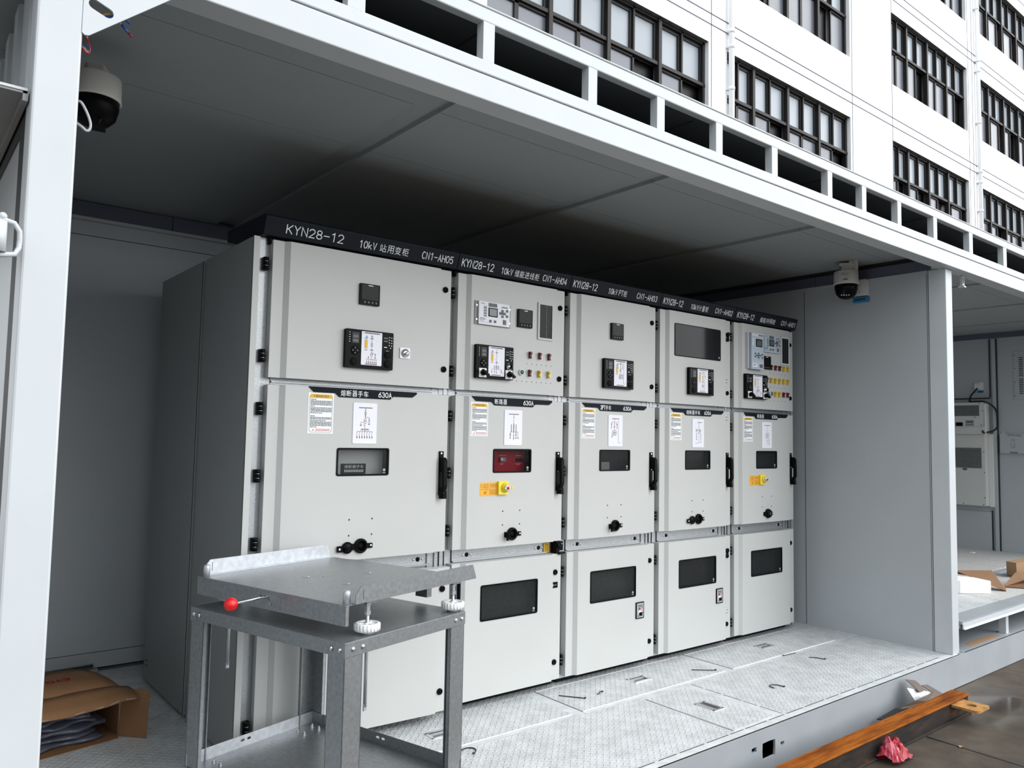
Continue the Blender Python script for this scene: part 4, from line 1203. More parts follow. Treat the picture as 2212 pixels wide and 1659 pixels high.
    view_window(d, hole, off, {'05': 'mesh_glass', '04': 'mesh_glass_dark'}.get(KEY, 'mesh_glass_fine'), {'05': truck_plate, '04': red_breaker, '01': dark_breaker}.get(KEY, pale_strip))
    nameplate(d, off, KEY == '05', S['nt'], S['ntx'], S['nax'])
    if KEY == '05':
        sticker(d, .206, .330, 1.401, 1.585, off); diagram(d, .430, .555, 1.357, 1.549, off, KEY); dp = (.428, .547); sx_ = .489
    else:
        e = .003 if KEY == '01' else 0
        sticker(d, .108 + e, .221 + e, 1.404, 1.581, off); diagram(d, .332 + 2 * e, .456 + 2 * e, 1.358, 1.549, off, KEY); dp = (.334 + 2 * e, .452 + 2 * e); sx_ = .398 + 3 * e
    b = MB(); dots(b, [(x, z) for x in dp for z in (1.005, .932)]); b.build('drill_holes', d)
    racking_socket(d, sx_, .882, off, S['socket'])
    door_handle(d, W_ - G - .037, off)
    if KEY in ('04', '01'):
        e = .006 if KEY == '01' else 0
        b = MB(); y = FY
        b.box(.179 + e, .296 + e, y - .001, y, 1.089, 1.160, 'yellow_sticker')
        card_lines(b, .179 + e, 1.160, .117, .071, y - .0014, [('r', .06, .18, .22, .36), ('r', .25, .12, .46, .40), ('c', .35, .26, .06), ('l', .05, .50, .95, .50), ('c', .28, .76, .07), ('l', .30, .66, .42, .58)] + [('l', .55, .12 + .06 * i, .93, .12 + .06 * i) for i in range(5)] + [('l', .52, .58 + .06 * i, .93, .58 + .06 * i) for i in range(6)], 'cardboard', .0014)
        b.lathe([(.004, 0), (.004, .0006), (0, .0006)], (.212 + e, y - .001, 1.106), (0, -1, 0), 'red_plastic', 10)
        b.build('yellow_sticker', d)
        b = MB()
        b.plate(.293 + e, .360 + e, 1.095, 1.166, y, .014, 'yellow_plastic', .006)
        b.lathe([(.026, .014), (.026, .020), (.021, .022), (.021, .026), (0, .026)], (.336 + e, y, 1.131), (0, -1, 0), 'yellow_plastic', 22)
        b.lathe([(.017, .026), (.016, .036), (.009, .040), (0, .040)], (.336 + e, y, 1.131), (0, -1, 0), 'silver_paint', 16)
        b.lathe([(.008, .040), (.008, .043), (0, .044)], (.336 + e, y, 1.131), (0, -1, 0), 'red_plastic', 12)
        b.obox((.318 + e, y - .040, 1.125), (.036, 0, .004), (0, .01, 0), (0, 0, .008), 'chrome')
        b.box(.360 + e, .376 + e, y - .030, y - .024, 1.127, 1.135, 'yellow_plastic'); b.cyl((.374 + e, y - .033, 1.131), (.374 + e, y - .021, 1.131), .006, 'yellow_plastic', n=10)
        b.build('emergency_lock', d)
    if KEY == '02': bolts(d, W_ - G - .046, (1.577, 1.557), off)
    if KEY == '04':
        b = MB(); y = .0395
        b.box(.680, .722, y - .001, y + .003, .752, .805, 'gold')
        card_lines(b, .680, .805, .042, .053, y - .0014, [('B', .2, .14, .8, .14)] + [('l', .12, .28 + .085 * i, .45, .28 + .085 * i) for i in range(8)] + [('l', .55, .28 + .085 * i, .88, .28 + .085 * i) for i in range(8)], 'ink', .0016)
        b.build('warning_sticker', cab)
        b = MB()
        b.box(.736, .757, -.006, y + .004, .749, .806, 'black_plastic'); b.box(.752, .796, .004, y + .004, .762, .812, 'black_plastic'); b.lathe([(.012, 0), (.012, .014), (0, .014)], (.748, -.004, .792), (0, -1, 0), 'black_plastic', 14)
        b.obox((.752, -.012, .742), (.048, .0, .004), (0, .03, 0), (0, 0, .009), 'black_plastic'); b.cyl((.786, .004, .80), (.786, .002, .80), .004, 'chrome', n=8)
        b.build('interlock', cab)

    # ---- lower door
    zl = .602
    hole = (.201, .584, .445, .621) if KEY in ('04', '03') else (.205, .588, .447, .620) if KEY in ('02', '01') else None
    piv, ang = ((G, YB, 0), math.radians(-3.4)) if KEY == '05' else (None, 0)
    d, off = door_panel(cab, 'lower_door', W_, ZL0, ZL1, 0, hole, piv, ang)
    if KEY == '05':
        d['label'] = 'door standing slightly ajar'
    for z in (.640, .145): hinge(d, -.002, z, off)
    for i, z in enumerate((.644, .146)): latch(d, W_ - G - .043, z, off, flap=(KEY == '02' and i == 0))
    if hole: view_window(d, hole, off, 'mesh_glass' if KEY in ('04', '03') else 'mesh_glass_fine', lambda b: b.box(hole[0], hole[1], .036, .040, hole[2], hole[3], 'soft_black'))
    if KEY in ('03', '02'):
        b = MB(); x0 = .589 if KEY == '03' else .592
        b.plate(x0, x0 + .072, .303, .402, FY, .006, 'black_plastic', .002); b.box(x0 + .006, x0 + .066, FY - .0066, FY - .006, .309, .396, 'letter_grey')
        y = FY - .007
        b.box(x0 + .014, x0 + .058, y - .0004, y, .381, .385, 'ink'); b.box(x0 + .018, x0 + .054, y - .0004, y, .374, .377, 'ink'); b.box(x0 + .006, x0 + .066, y - .0004, y, .3185, .3205, 'ink')
        b.lathe([(.0065, 0), (.006, .006), (0, .007)], (x0 + .028, FY - .006, .364), (0, -1, 0), 'red_plastic', 12); b.box(x0 + .052, x0 + .056, y - .0004, y, .364, .374, 'ink')
        b.box(x0 + .02, x0 + .046, y - .0005, y, .326, .352, 'letter_white'); b.lathe([(.010, 0), (.010, .012), (0, .012)], (x0 + .034, FY - .006, .332), (0, -1, 0), 'black_plastic', 14); b.box(x0 + .05, x0 + .060, y - .0004, y, .333, .341, 'ink')
        b.build('control_plate', d)
    if KEY == '04':
        b = MB(); b.plate(.706, .753, .557, .589, 0.0, .003, 'black_plastic', .002); b.box(.728, .744, -.0034, -.003, .571, .574, 'letter_grey'); b.box(.713, .722, -.0034, -.003, .567, .578, 'letter_grey'); b.build('small_label', d)
    if KEY == '02': bolts(d, W_ - G - .045, (.247, .227), off)

# ================================================================ TROLLEY
TA = math.radians(15.75)
tr = thing('transfer_trolley', 'grey galvanised transfer trolley with white handwheels and a red lever knob', 'trolley', (-.104, -1.046, 0), TA)
TU, TV, TZ, SZ = .606, .84, .738, .152
# local frame: x along the right-hand side, y along the front side
b = MB(); b.box(0, TU, 0, TV, TZ - .003, TZ, 'zinc_sheet')
b.box(0, .002, 0, TV, TZ - .046, TZ, 'zinc_sheet'); b.box(TU - .002, TU, 0, TV, TZ - .046, TZ, 'zinc_sheet')
b.box(0, TU, TV - .002, TV, TZ - .046, TZ, 'zinc_sheet'); b.box(0, TU, -.001, .001, TZ - .046, TZ, 'zinc_sheet')
b.box(-.0015, .0, 0, .045, TZ - .050, TZ + .001, 'zinc_sheet'); b.box(-.0015, .0, TV - .04, TV, TZ - .050, TZ + .001, 'zinc_sheet')
b.build('table_top', tr, bevel=.0018)
for (x, y, d) in ((0, .022, (-1, 0, 0)), (0, .062, (-1, 0, 0)), (0, TV - .02, (-1, 0, 0)), (0, TV - .055, (-1, 0, 0)), (.035, 0, (0, -1, 0)), (.078, 0, (0, -1, 0)), (TU - .02, 0, (0, -1, 0)), (TU - .055, 0, (0, -1, 0))):
    b = MB(); b.lathe([(.0085, .0), (.0075, .003), (.004, .005), (0, .0055)], (x + d[0] * .001, y + d[1] * .001, TZ - .024), d, 'chrome', 12); b.build('rivet', tr)
def angle_leg(x, y, sx, sy):
    b = MB(); L, t = .078, .003
    zb, zt = .055, TZ - .046
    b.box(x, x + sx * t, y, y + sy * L, zb, zt, 'zinc_sheet'); b.box(x, x + sx * L, y, y + sy * t, zb, zt, 'zinc_sheet')
    b.box(x + sx * (L - t), x + sx * L, y, y + sy * .015, zb, zt, 'zinc_sheet'); b.box(x, x + sx * .015, y + sy * (L - t), y + sy * L, zb, zt, 'zinc_sheet')
    b.build('leg', tr)
angle_leg(0.002, 0.002, 1, 1); angle_leg(0.002, TV - .002, 1, -1); angle_leg(TU - .002, 0.002, -1, 1); angle_leg(TU - .002, TV - .002, -1, -1)
b = MB()
b.box(0, TU, 0, TV, SZ - .003, SZ, 'zinc_sheet')
def slots(n, pos, z): return [round_rect(p - .009, p + .009, z - .0045, z + .0045, .0044, 3) for p in pos]
b.holed([(0.0, SZ), (TU, SZ), (TU, SZ + .045), (0, SZ + .045)], slots(2, (.245, .275), SZ + .026), .002, lambda p, z, y: (p, TV - .012 + y, z), 'zinc_bright')
b.holed([(0.0, SZ), (TV, SZ), (TV, SZ + .045), (0, SZ + .045)], slots(2, (.40, .43), SZ + .026), .002, lambda p, z, y: (TU - .008 + y, p, z), 'zinc_sheet')
b.box(-.002, 0, 0, TV, SZ - .05, SZ + .002, 'zinc_sheet'); b.box(0, TU, -.002, 0, SZ - .05, SZ, 'zinc_sheet')
b.build('lower_shelf', tr)
for x, y in ((.089, .784), (.089, .742), (.486, .785), (.479, .736), (.557, .779), (.556, .735), (.09, .06), (.09, .10), (.52, .06)):
    b = MB(); b.lathe([(.0085, 0), (.0085, .002), (.007, .002), (.007, .009), (.004, .009), (.004, .016), (0, .0165)], (x, y, SZ), (0, 0, 1), 'chrome', 6, False); b.build('shelf_bolt', tr)
for x, y in ((.08, .08), (.08, TV - .08), (TU - .08, .08), (TU - .08, TV - .08)):
    b = MB(); b.cyl((x - .016, y, .05), (x + .016, y, .05), .046, 'key_grey', n=20); b.cyl((x - .02, y, .05), (x + .02, y, .05), .012, 'chrome', n=10)
    b.box(x - .025, x - .019, y - .03, y + .03, .045, .10, 'zinc_sheet'); b.box(x + .019, x + .025, y - .03, y + .03, .045, .10, 'zinc_sheet'); b.box(x - .035, x + .035, y - .04, y + .04, .097, .103, 'zinc_sheet')
    b.build('caster', tr)
# lift tray
LZ = .852
u0, v0, u1, v1 = .013, .014, .690, .824
b = MB()
b.holed([(u0, v0), (u1 - .02, v0), (u1 - .02, v0 + .1), (u1, v0 + .16), (u1, v1 - .16), (u1 - .02, v1 - .1), (u1 - .02, v1), (u0, v1)], [[(.315 + .006 * math.cos(i * PI / 4), .470 + .006 * math.sin(i * PI / 4)) for i in range(8)]], .003, lambda x, y, z: (x, y, LZ - .0015 + z), 'zinc_sheet')
LS = [(.405, LZ - .018), (.445, LZ - .018), (.445, LZ - .010), (.395, LZ - .010)]
b.holed([(v0, LZ - .066), (v1, LZ - .066), (v1, LZ), (v0, LZ)], [[(.400, LZ - .022), (.383, LZ - .046), (.383, LZ - .052), (.392, LZ - .052), (.396, LZ - .036), (.402, LZ - .030), (.455, LZ - .030), (.455, LZ - .021)]], .003, lambda v, z, y: (u0 - .0005 + y, v, z), 'zinc_sheet')
b.box(u0 - .002, u0 + .012, v0 - .0005, v0 + .0015, LZ - .066, LZ - .003, 'zinc_sheet')
for x, y in ((.272, .505), (.490, .397), (.276, .288)):
    b.lathe([(.024, 0), (.022, .0006), (.010, .0008), (0, .0008)], (x, y, LZ), (0, 0, 1), 'zinc_sheet', 20)
    b.ball((x, y, LZ + .0008), .005, 'chrome', (1, 1, .5), 6)
tray = b.build('lift_tray', tr)
def rail(v, sgn, m):
    b = MB(); h = .055
    P = [(.043, LZ), (.672, LZ), (.672, LZ + .006), (.652, LZ + h), (.066, LZ + h), (.043, LZ + h - .026)]
    b.holed(P, [[(.075, LZ + .012), (.0775, LZ + .012), (.0775, LZ + h - .010), (.075, LZ + h - .010)]], .0028, lambda x, z, y: (x, v + y, z), m)
    b.box(.043, .672, min(v, v - sgn * .018), max(v, v - sgn * .018), LZ, LZ + .0025, m)
    b.build('side_rail', tr)
rail(.004, -1, 'zinc_sheet'); rail(.832, 1, 'zinc_bright')
for y in (.035, .803):
    b = MB(); b.lathe([(.0125, 0), (.0125, .034), (.0095, .042), (0, .0425)], (.034, y, LZ), (0, 0, 1), 'zinc_bright', 18); b.build('locating_pin', tr)
b = MB(); b.tube([(.16, .425, LZ - .026), (.0, .425, LZ - .026), (-.105, .427, LZ - .030)], .0042, 'chrome', 8)
lv = b.build('release_lever', tr)
b = MB(); b.ball((-.120, .428, LZ - .031), .0225, 'red_plastic', (1.05, 1, 1), 12); b.build('knob', lv, label='round red plastic knob')
for k, (x, y) in enumerate(((.136, .034), (.582, .035), (.140, .836), (.582, .836))):
    y = min(y, TV - .04); y = max(y, .042)
    b = MB()
    b.lathe([(.006, TZ + .010), (.040, TZ + .010), (.042, TZ + .014), (.042, TZ + .032), (.039, TZ + .036), (.034, TZ + .036), (.033, TZ + .030), (.013, TZ + .030), (.012, TZ + .036), (0, TZ + .036)], (x, y, 0), (0, 0, 1), 'white_plastic', 32)
    for i in range(22):
        a = 2 * PI * i / 22
        b.cyl((x + .0415 * math.cos(a), y + .0415 * math.sin(a), TZ + .012), (x + .0415 * math.cos(a), y + .0415 * math.sin(a), TZ + .034), .0028, 'white_plastic', n=6)
    for i in range(3):
        a = 2 * PI * i / 3 + .4
        c, s_ = math.cos(a), math.sin(a)
        b.obox((x + .01 * c + .003 * s_, y + .01 * s_ - .003 * c, TZ + .028), (.025 * c, .025 * s_, 0), (-.006 * s_, .006 * c, 0), (0, 0, .007), 'white_plastic')
    hw = b.build('handwheel', tr)
    b = MB(); b.cyl((x, y, .50), (x, y, LZ - .004), .0062, 'zinc_bright', n=12); b.cyl((x, y, TZ), (x, y, TZ + .010), .022, 'zinc_bright', n=20)
    b.lathe([(.011, LZ - .052), (.011, LZ - .040), (.0085, LZ - .038), (.0085, LZ - .022), (.012, LZ - .02), (.012, LZ - .008)], (x, y, 0), (0, 0, 1), 'zinc_bright', 6, False)
    b.box(x - .022, x + .022, y - .018, y + .018, LZ - .012, LZ - .003, 'zinc_sheet'); b.box(x - .0065, x + .0065, y - .003, y + .003, .487, .51, 'zinc_bright')
    b.build('threaded_rod', hw)
b = MB(); b.box(.612, .640, .20, .26, LZ - .09, LZ - .003, 'zinc_sheet'); b.box(.640, .650, .06, .10, LZ - .105, LZ - .003, 'black_plastic'); b.box(.635, .660, .07, .075, LZ - .10, LZ - .003, 'zinc_bright'); b.build('docking_hook', tr)

# ================================================================ SECURITY CAMERAS
def ptz(loc, rz, label, side):
    o = thing('security_camera', label, 'security camera', loc, rz)
    b = MB()
    b.lathe([(.074, .040), (.079, .034), (.081, -.036), (.083, -.044), (.079, -.046)], (0, 0, 0), (0, 0, 1), 'cam_shell', 36)
    b.lathe([(0, .041), (.074, .040)], (0, 0, 0), (0, 0, 1), 'cam_shell', 36)
    if side:
        b.box(-.036, .012, -.0825, -.0815, .004, .020, 'letter_grey'); b.box(-.012, -.002, -.0815, -.0805, -.010, -.007, 'ink'); b.prism([(-.030, -.026), (.004, -.024), (.006, -.018), (-.024, -.020)], 'y', -.0825, -.0815, 'ink')
    b.build('housing', o)
    b = MB()
    b.lathe([(.076, -.044), (.075, -.07), (.066, -.105), (.045, -.128), (.020, -.137), (0, -.138)], (0, 0, 0), (0, 0, 1), 'black_gloss' if side else 'black_plastic', 32)
    dm = b.build('dome_head', o)
    b = MB()
    if side:
        b.lathe([(.017, 0), (.014, .004), (0, .006)], (-.020, -.066, -.092), (-.2, -1, -.35), 'film_dark', 18)
        for i in range(4): b.ball((-.034 + .0155 * i, -.052, -.117), .0045, 'letter_white', n=6)
    else:
        b.obox((.0, -.055, -.150), (.045, .02, 0), (-.012, .05, 0), (0, 0, .07), 'black_plastic'); b.lathe([(.018, 0), (.014, .004), (0, .005)], (.03, -.03, -.13), (.9, .1, -.4), 'film_dark', 16)
    b.build('lens', dm)
    b = MB()
    b.box(-.03, .03, -.03, .03, .040, .075, 'cam_shell')
    if side: b.prism(round_rect(.018, .075, -.005, .125, .012), 'y', -.028, .028, 'cam_shell'); b.box(-.045, .05, -.035, .035, .072, .092, 'cam_shell'); b.box(.04, .052, -.0285, -.028, .09, .094, 'ink'); b.cyl((.046, -.028, .075), (.046, -.0285, .075), .003, 'ink', n=8); b.cyl((.046, -.028, .055), (.046, -.0285, .055), .003, 'ink', n=8)
    else: b.box(-.13, -.02, -.03, .03, .045, .085, 'cam_shell'); b.box(-.155, -.125, -.045, .045, -.01, .10, 'cam_shell')
    b.build('bracket', o)
    return o
pc = ptz((4.205, -.425, 2.624), math.radians(-57), 'white camera with black dome hanging under the ceiling at the right wall', True)
pc.scale = (1.06, 1.06, 1.16)
ptz((-.772, -.36, 2.580), math.radians(-30), 'camera with black head hanging right behind the left corner post', False)
b = MB(); b.tube(smooth([(-.930, -.88, 2.33), (-.919, -.92, 2.309), (-.910, -.945, 2.298), (-.903, -.95, 2.288), (-.892, -.95, 2.268), (-.884, -.95, 2.247), (-.8825, -.95, 2.233), (-.886, -.95, 2.222), (-.893, -.95, 2.2195), (-.902, -.95, 2.226), (-.912, -.94, 2.236), (-.925, -.92, 2.248), (-.938, -.90, 2.255)]), .0037, 'cable_grey', 8)
tag(b.build('camera_cable'), 'loop of pale grey cable sticking out behind the left corner post', 'cable')
def lead(pts, label, tips, name='wire'):
    o = thing(name, label, 'wire', (0, 0, 0), 0, 'loose control wires at the top left corner')
    b = MB(); b.tube(pts[0], pts[1], pts[2], 8); b.build('insulation', o)
    for p, q, r, m in tips:
        b = MB(); b.cyl(p, q, r, m, n=10); b.build('ferrule', o)
lead(([(-.90, -.96, 2.60), (-.86, -.99, 2.552), (-.843, -1.0, 2.54), (-.832, -1.0, 2.527), (-.829, -1.0, 2.523)], .0016, 'zinc_bright'), 'bare-ended wire with a blue sleeve and red tip, lowest of the three below the gusset', [((-.829, -1.0, 2.524), (-.8105, -1.0, 2.506), .0036, 'wire_blue'), ((-.8105, -1.0, 2.506), (-.8, -1.0, 2.4985), .0034, 'wire_red')])
lead(([(-.89, -.96, 2.60), (-.85, -.99, 2.565), (-.838, -1.0, 2.552), (-.828, -1.0, 2.546)], .0018, 'wire_blue'), 'wire ending in a thick bright blue sleeve, between the two other gusset wires', [((-.830, -1.0, 2.548), (-.8075, -1.0, 2.5345), .0038, 'wire_blue')])
lead(([(-.88, -.96, 2.60), (-.84, -.98, 2.572), (-.828, -.985, 2.563)], .0018, 'wire_blue'), 'shortest dark blue wire end, topmost below the gusset', [((-.828, -.985, 2.563), (-.812, -.985, 2.553), .0038, 'wire_blue')])
for k, (m, r, g, lab) in enumerate((('wire_yellow', .0019, 0.0, 'looped thin yellow wire hanging just right of the left corner post'), ('wire_blue', .0022, -.005, 'looped blue wire inside the yellow loop by the left corner post'), ('wire_red', .0026, .006, 'looped dark red wire beneath the yellow loop by the left corner post'))):
    o = thing('wire', lab, 'wire', (0, 0, 0), 0, 'loose control wires at the top left corner')
    cx, zb = -.914 - .002 * k, 2.4195 - g * .7
    pts = [(-.845 + .006 * k, -1.055 + .006 * k, 2.53), (-.872 + .004 * k, -1.058 + .006 * k, 2.515 - .004 * k), (-.898 - .002 * k, -1.04, 2.50), (-.909 - .002 * k, -.99, 2.47), (-.907, -.995, 2.45), (-.904 + g * .1, -1.0, 2.432), (-.903, -1.0, 2.424), (-.906, -1.0, zb), (-.912, -1.0, zb + .001), (-.919, -1.0, 2.428 - g), (-.926, -.99, 2.437 - g), (-.932, -.97, 2.452)]
    b = MB(); b.tube(smooth(pts), r, m, 8); b.build('insulation', o)

# ================================================================ SOCKETS
o = thing('wall_socket', 'white surface socket with a blue label beside the right-hand camera', 'socket', (4.40, -.44, 2.49))
b = MB(o.location); b.prism(round_rect(-.500, -.380, 2.506, 2.628, .006), 'x', 4.40, 4.352, 'socket_white')
for y, z in ((-.428, 2.590), (-.446, 2.590), (-.437, 2.556), (-.428, 2.536), (-.447, 2.536)): b.box(4.351, 4.3525, y - .0025, y + .0025, z - .006, z + .006, 'ink')
b.build('box', o)
b = MB(o.location); b.box(4.356, 4.40, -.505, -.395, 2.463, 2.498, 'label_blue'); b.box(4.3553, 4.357, -.492, -.410, 2.474, 2.486, 'ink'); b.build('blue_label', o)
o = thing('wall_socket', 'white socket with a plug and blue label above the air conditioner', 'socket', (8.88, .41, 2.06))
b = MB(o.location); b.prism(round_rect(.362, .457, 2.070, 2.166, .006), 'x', 8.88, 8.862, 'socket_white'); b.build('faceplate', o)
b = MB(o.location); b.box(8.876, 8.88, .366, .432, 2.040, 2.069, 'label_blue'); b.box(8.8755, 8.877, .374, .42, 2.050, 2.060, 'ink'); b.build('blue_label', o)
o = thing('power_cord', 'black power cord running from the wall socket over the air conditioner', 'cord', (8.86, .41, 2.1))
b = MB(o.location); b.prism(round_rect(.398, .446, 2.090, 2.142, .008), 'x', 8.862, 8.825, 'socket_white'); b.build('plug', o, label='square white plug')
b = MB(o.location)
b.tube(smooth([(8.83, .415, 2.092), (8.82, .435, 2.06), (8.81, .468, 2.02), (8.80, .482, 1.985), (8.77, .475, 1.95), (8.70, .456, 1.931), (8.70, .40, 1.929), (8.70, .34, 1.929), (8.70, .30, 1.926), (8.74, .255, 1.90), (8.80, .222, 1.85), (8.84, .213, 1.79), (8.85, .213, 1.70), (8.85, .216, 1.63), (8.80, .24, 1.59), (8.74, .275, 1.57), (8.69, .31, 1.562), (8.69, .312, 1.59)]), .010, 'gap_rubber_black', 8)
b.build('flex', o)

# ================================================================ RIGHT BAY FITTINGS
o = thing('air_conditioner', 'grey wall air conditioner with two mesh grilles on the end wall of the right bay', 'air conditioner', (8.857, .8, .71))
ol = o.location
b = MB(ol); b.box(8.70, 8.857, .302, 1.30, 1.545, 1.918, 'ivory_plastic'); b.box(8.69, 8.70, .302, 1.30, 1.545, 1.632, 'ivory_plastic'); b.box(8.70, 8.74, .285, .302, 1.54, 1.90, 'socket_white')
b.build('upper_unit', o, bevel=.004)
b = MB(ol); b.box(8.74, 8.857, .312, 1.30, .712, 1.545, 'ivory_plastic'); b.box(8.83, 8.857, .262, .312, .70, 1.55, 'socket_white'); b.build('lower_unit', o, bevel=.004)
b = MB(ol); b.box(8.695, 8.70, .352, 1.2, 1.760, 1.884, 'air_grille'); b.build('grille', o)
b = MB(ol); b.box(8.734, 8.74, .352, 1.2, 1.150, 1.385, 'air_grille'); b.build('grille', o)
b = MB(ol); b.box(8.696, 8.70, .533, .610, 1.641, 1.685, 'black_plastic'); b.build('display', o)
b = MB(ol); b.box(8.698, 8.70, .410, .506, 1.641, 1.712, 'letter_grey'); b.box(8.6975, 8.698, .42, .495, 1.68, 1.70, 'key_grey'); b.box(8.6975, 8.698, .42, .495, 1.655, 1.662, 'key_grey'); b.build('rating_label', o)
b = MB(ol); b.prism([(.536 + .027 * math.cos(i * PI / 8), 1.133 + .014 * math.sin(i * PI / 8)) for i in range(16)], 'x', 8.736, 8.74, 'key_grey'); b.build('oval_badge', o)
b = MB(ol)
for x, y, z in ((8.70, .66, 1.902), (8.70, .35, 1.903), (8.70, .318, 1.82), (8.70, .66, 1.745), (8.70, .40, 1.745), (8.70, .335, 1.65), (8.74, .328, 1.34), (8.74, .325, 1.10), (8.74, .325, .81), (8.74, .34, .728), (8.74, .56, .728)): b.lathe([(.007, 0), (.005, .004), (0, .004)], (x, y, z), (-1, 0, 0), 'key_grey', 8)
b.build('screws', o)
o = thing('document_holder', 'grey sheet-metal document holder on the end wall of the right bay', 'holder', (8.88, 0, 1.33))
b = MB(o.location)
b.holed([(.187, 1.552), (.187, 1.330), (.090, 1.330), (.085, 1.352), (.010, 1.352), (.005, 1.330), (-.12, 1.330), (-.12, 1.552), (-.025, 1.552), (-.03, 1.520), (.10, 1.520), (.11, 1.552)], [round_rect(.034, .076, 1.391, 1.49, .012)], .003, lambda y, z, x: (8.832 + x, y, z), 'wall_panel')
b.box(8.832, 8.88, .183, .187, 1.33, 1.552, 'wall_panel'); b.box(8.832, 8.88, -.12, -.117, 1.33, 1.552, 'wall_panel'); b.box(8.834, 8.88, -.12, .187, 1.33, 1.334, 'wall_panel'); b.prism([(.150, 1.55), (.187, 1.55), (.165, 1.59)], 'x', 8.872, 8.88, 'socket_white')
b.build('tray', o)
b = MB(o.location); b.box(8.85, 8.854, -.09, .15, 1.34, 1.53, 'film_clear'); tag(b.build('plastic_pouch', loc=o.location), 'clear plastic pouch inside the grey document holder', 'pouch')
o = thing('vent_hatch', 'grey louvred hatch cover at the right edge of the end wall', 'hatch', (8.88, -.2, 1.95))
b = MB(o.location); b.box(8.872, 8.88, -.55, .043, 1.947, 2.507, 'wall_panel'); b.build('cover', o, bevel=.002)
b = MB(o.location)
for z0, n in ((2.435, 11), (2.188, 9)):
    for k in range(n): b.box(8.8705, 8.873, -.055, -.012, z0 - .0208 * k - .008, z0 - .0208 * k, 'soft_black'); b.box(8.8705, 8.873, -.115, -.070, z0 - .0208 * k - .008, z0 - .0208 * k, 'soft_black')
b.build('louvres', o)
b = MB(o.location)
for z in (2.46, 2.31, 2.15, 1.99): b.lathe([(.006, 0), (.004, .004), (0, .004)], (8.872, .030, z), (-1, 0, 0), 'key_grey', 8)
b.build('screws', o)

# packing left on the raised floor
b = MB(); P = [(5.55, -.24), (5.62, -.24), (5.86, -.755), (5.80, -.775)]
b.prism([(5.50, -.25), (5.655, -.60), (5.858, -.757), (5.93, -.60), (5.80, -.25)], 'z', .2, .305, 'foam')
tag(b.build('foam_block', bevel=.006), 'white foam packing block on the raised floor behind the right post', 'foam')
def sheet(pts, faces, m, th, name, label, cat, group=None):
    b = MB(); b.add(pts, faces, m)
    return tag(b.build(name, solid=th, clean=False), label, cat, group)
sheet([(5.85, -.34, .205), (5.90, -.48, .205), (6.42, -.66, .245), (6.36, -.50, .245), (5.86, -.33, .33), (5.90, -.46, .345), (6.25, -.62, .335), (6.18, -.755, .205), (6.08, -.79, .205)],
      [(0, 1, 5, 4), (4, 5, 6, 3), (6, 7, 8, 5)], 'cardboard', .004, 'cardboard_tray', 'brown folded cardboard strip behind the white foam block', 'cardboard', 'cardboard packing on the raised floor')
sheet([(6.28, -.70, .207), (6.36, -.84, .207), (7.3, -.98, .207), (7.2, -.80, .207), (6.55, -.70, .30), (7.2, -.86, .31), (6.6, -.84, .26)],
      [(0, 1, 2, 3), (0, 4, 5, 3), (1, 6, 5, 2)], 'cardboard', .004, 'cardboard_tray', 'brown cardboard tray lying open at the right edge near the floor rail', 'cardboard', 'cardboard packing on the raised floor')
b = MB(); b.obox((6.95, -.58, .205), (.62, -.10, .02), (.05, .10, 0), (-.01, 0, .13), 'cardboard_edge')
tag(b.build('cardboard_tray'), 'pale cardboard block at the right edge by the dark floor opening', 'cardboard', 'cardboard packing on the raised floor')
for k, (x, y, l) in enumerate(((8.42, .352, 'white scrap in the farthest raised floor joint'), (6.93, -.17, 'white scrap in the floor joint behind the foam block'))):
    b = MB(); b.box(x - .03, x + .03, y - .02, y + .02, .2, .206, 'letter_white'); tag(b.build('paper_scrap'), l, 'scrap')

# ================================================================ CARDBOARD BOX AT THE LEFT
BA = math.radians(9.5)
o = thing('cardboard_box', 'open brown cardboard box on its side, full of plastic sleeves, in the left corner', 'box', (-.356, .655, 0), BA)
H = .215
b = MB(); t = .004   # local: x to the right, y into the room; mouth faces -y
b.box(-.52, 0, 0, .43, .001, .005, 'cardboard'); b.box(-.004, 0, 0, .43, .005, H - .004, 'cardboard'); b.box(-.52, -.516, 0, .43, .005, H - .004, 'cardboard'); b.box(-.52, 0, .426, .43, .005, H - .004, 'cardboard')
b.build('body', o)
b = MB()
n = 8
top = []
for j, (y, z) in enumerate(((.43, H + .004), (.30, H + .018), (.15, H + .022), (.0, H + .012))):
    top.append([(-.54 + .545 * i / n, y + .006 * math.sin(i * 2.1 + j), z + .012 * math.sin(PI * i / n) - .012 * (i == n)) for i in range(n + 1)])
vs = [p for r_ in top for p in r_]
fs = [(r_ * (n + 1) + i, r_ * (n + 1) + i + 1, (r_ + 1) * (n + 1) + i + 1, (r_ + 1) * (n + 1) + i) for r_ in range(3) for i in range(n)]
b.add(vs, fs, 'cardboard', True)
for txt, x0, w_ in (('CYG', -.165, .155), ('深圳', -.335, .13)):
    b.text(txt, (x0 + .01, .20, H + .036), (-1, -.0, 0), (0, -1, 0), w_ * .62, .040, 'box_red')
tp = b.build('top_panel', o, solid=.004, clean=False)
b = MB()
rows_ = []
for j, (y, z) in enumerate(((.0, H + .012), (-.04, H + .010), (-.085, H + .000), (-.125, H - .016))):
    rows_.append([(-.54 + .575 * i / n, y - .012 * math.sin(PI * i / n) * j / 3 + (.006 * (i % 2) if j == 3 else 0), z + .012 * math.sin(PI * i / n) - (.030 * j / 3) * math.sin(PI * i / n) - .012 * (i == n)) for i in range(n + 1)])
vs = [p for r_ in rows_ for p in r_]
b.add(vs, fs, 'cardboard', True)
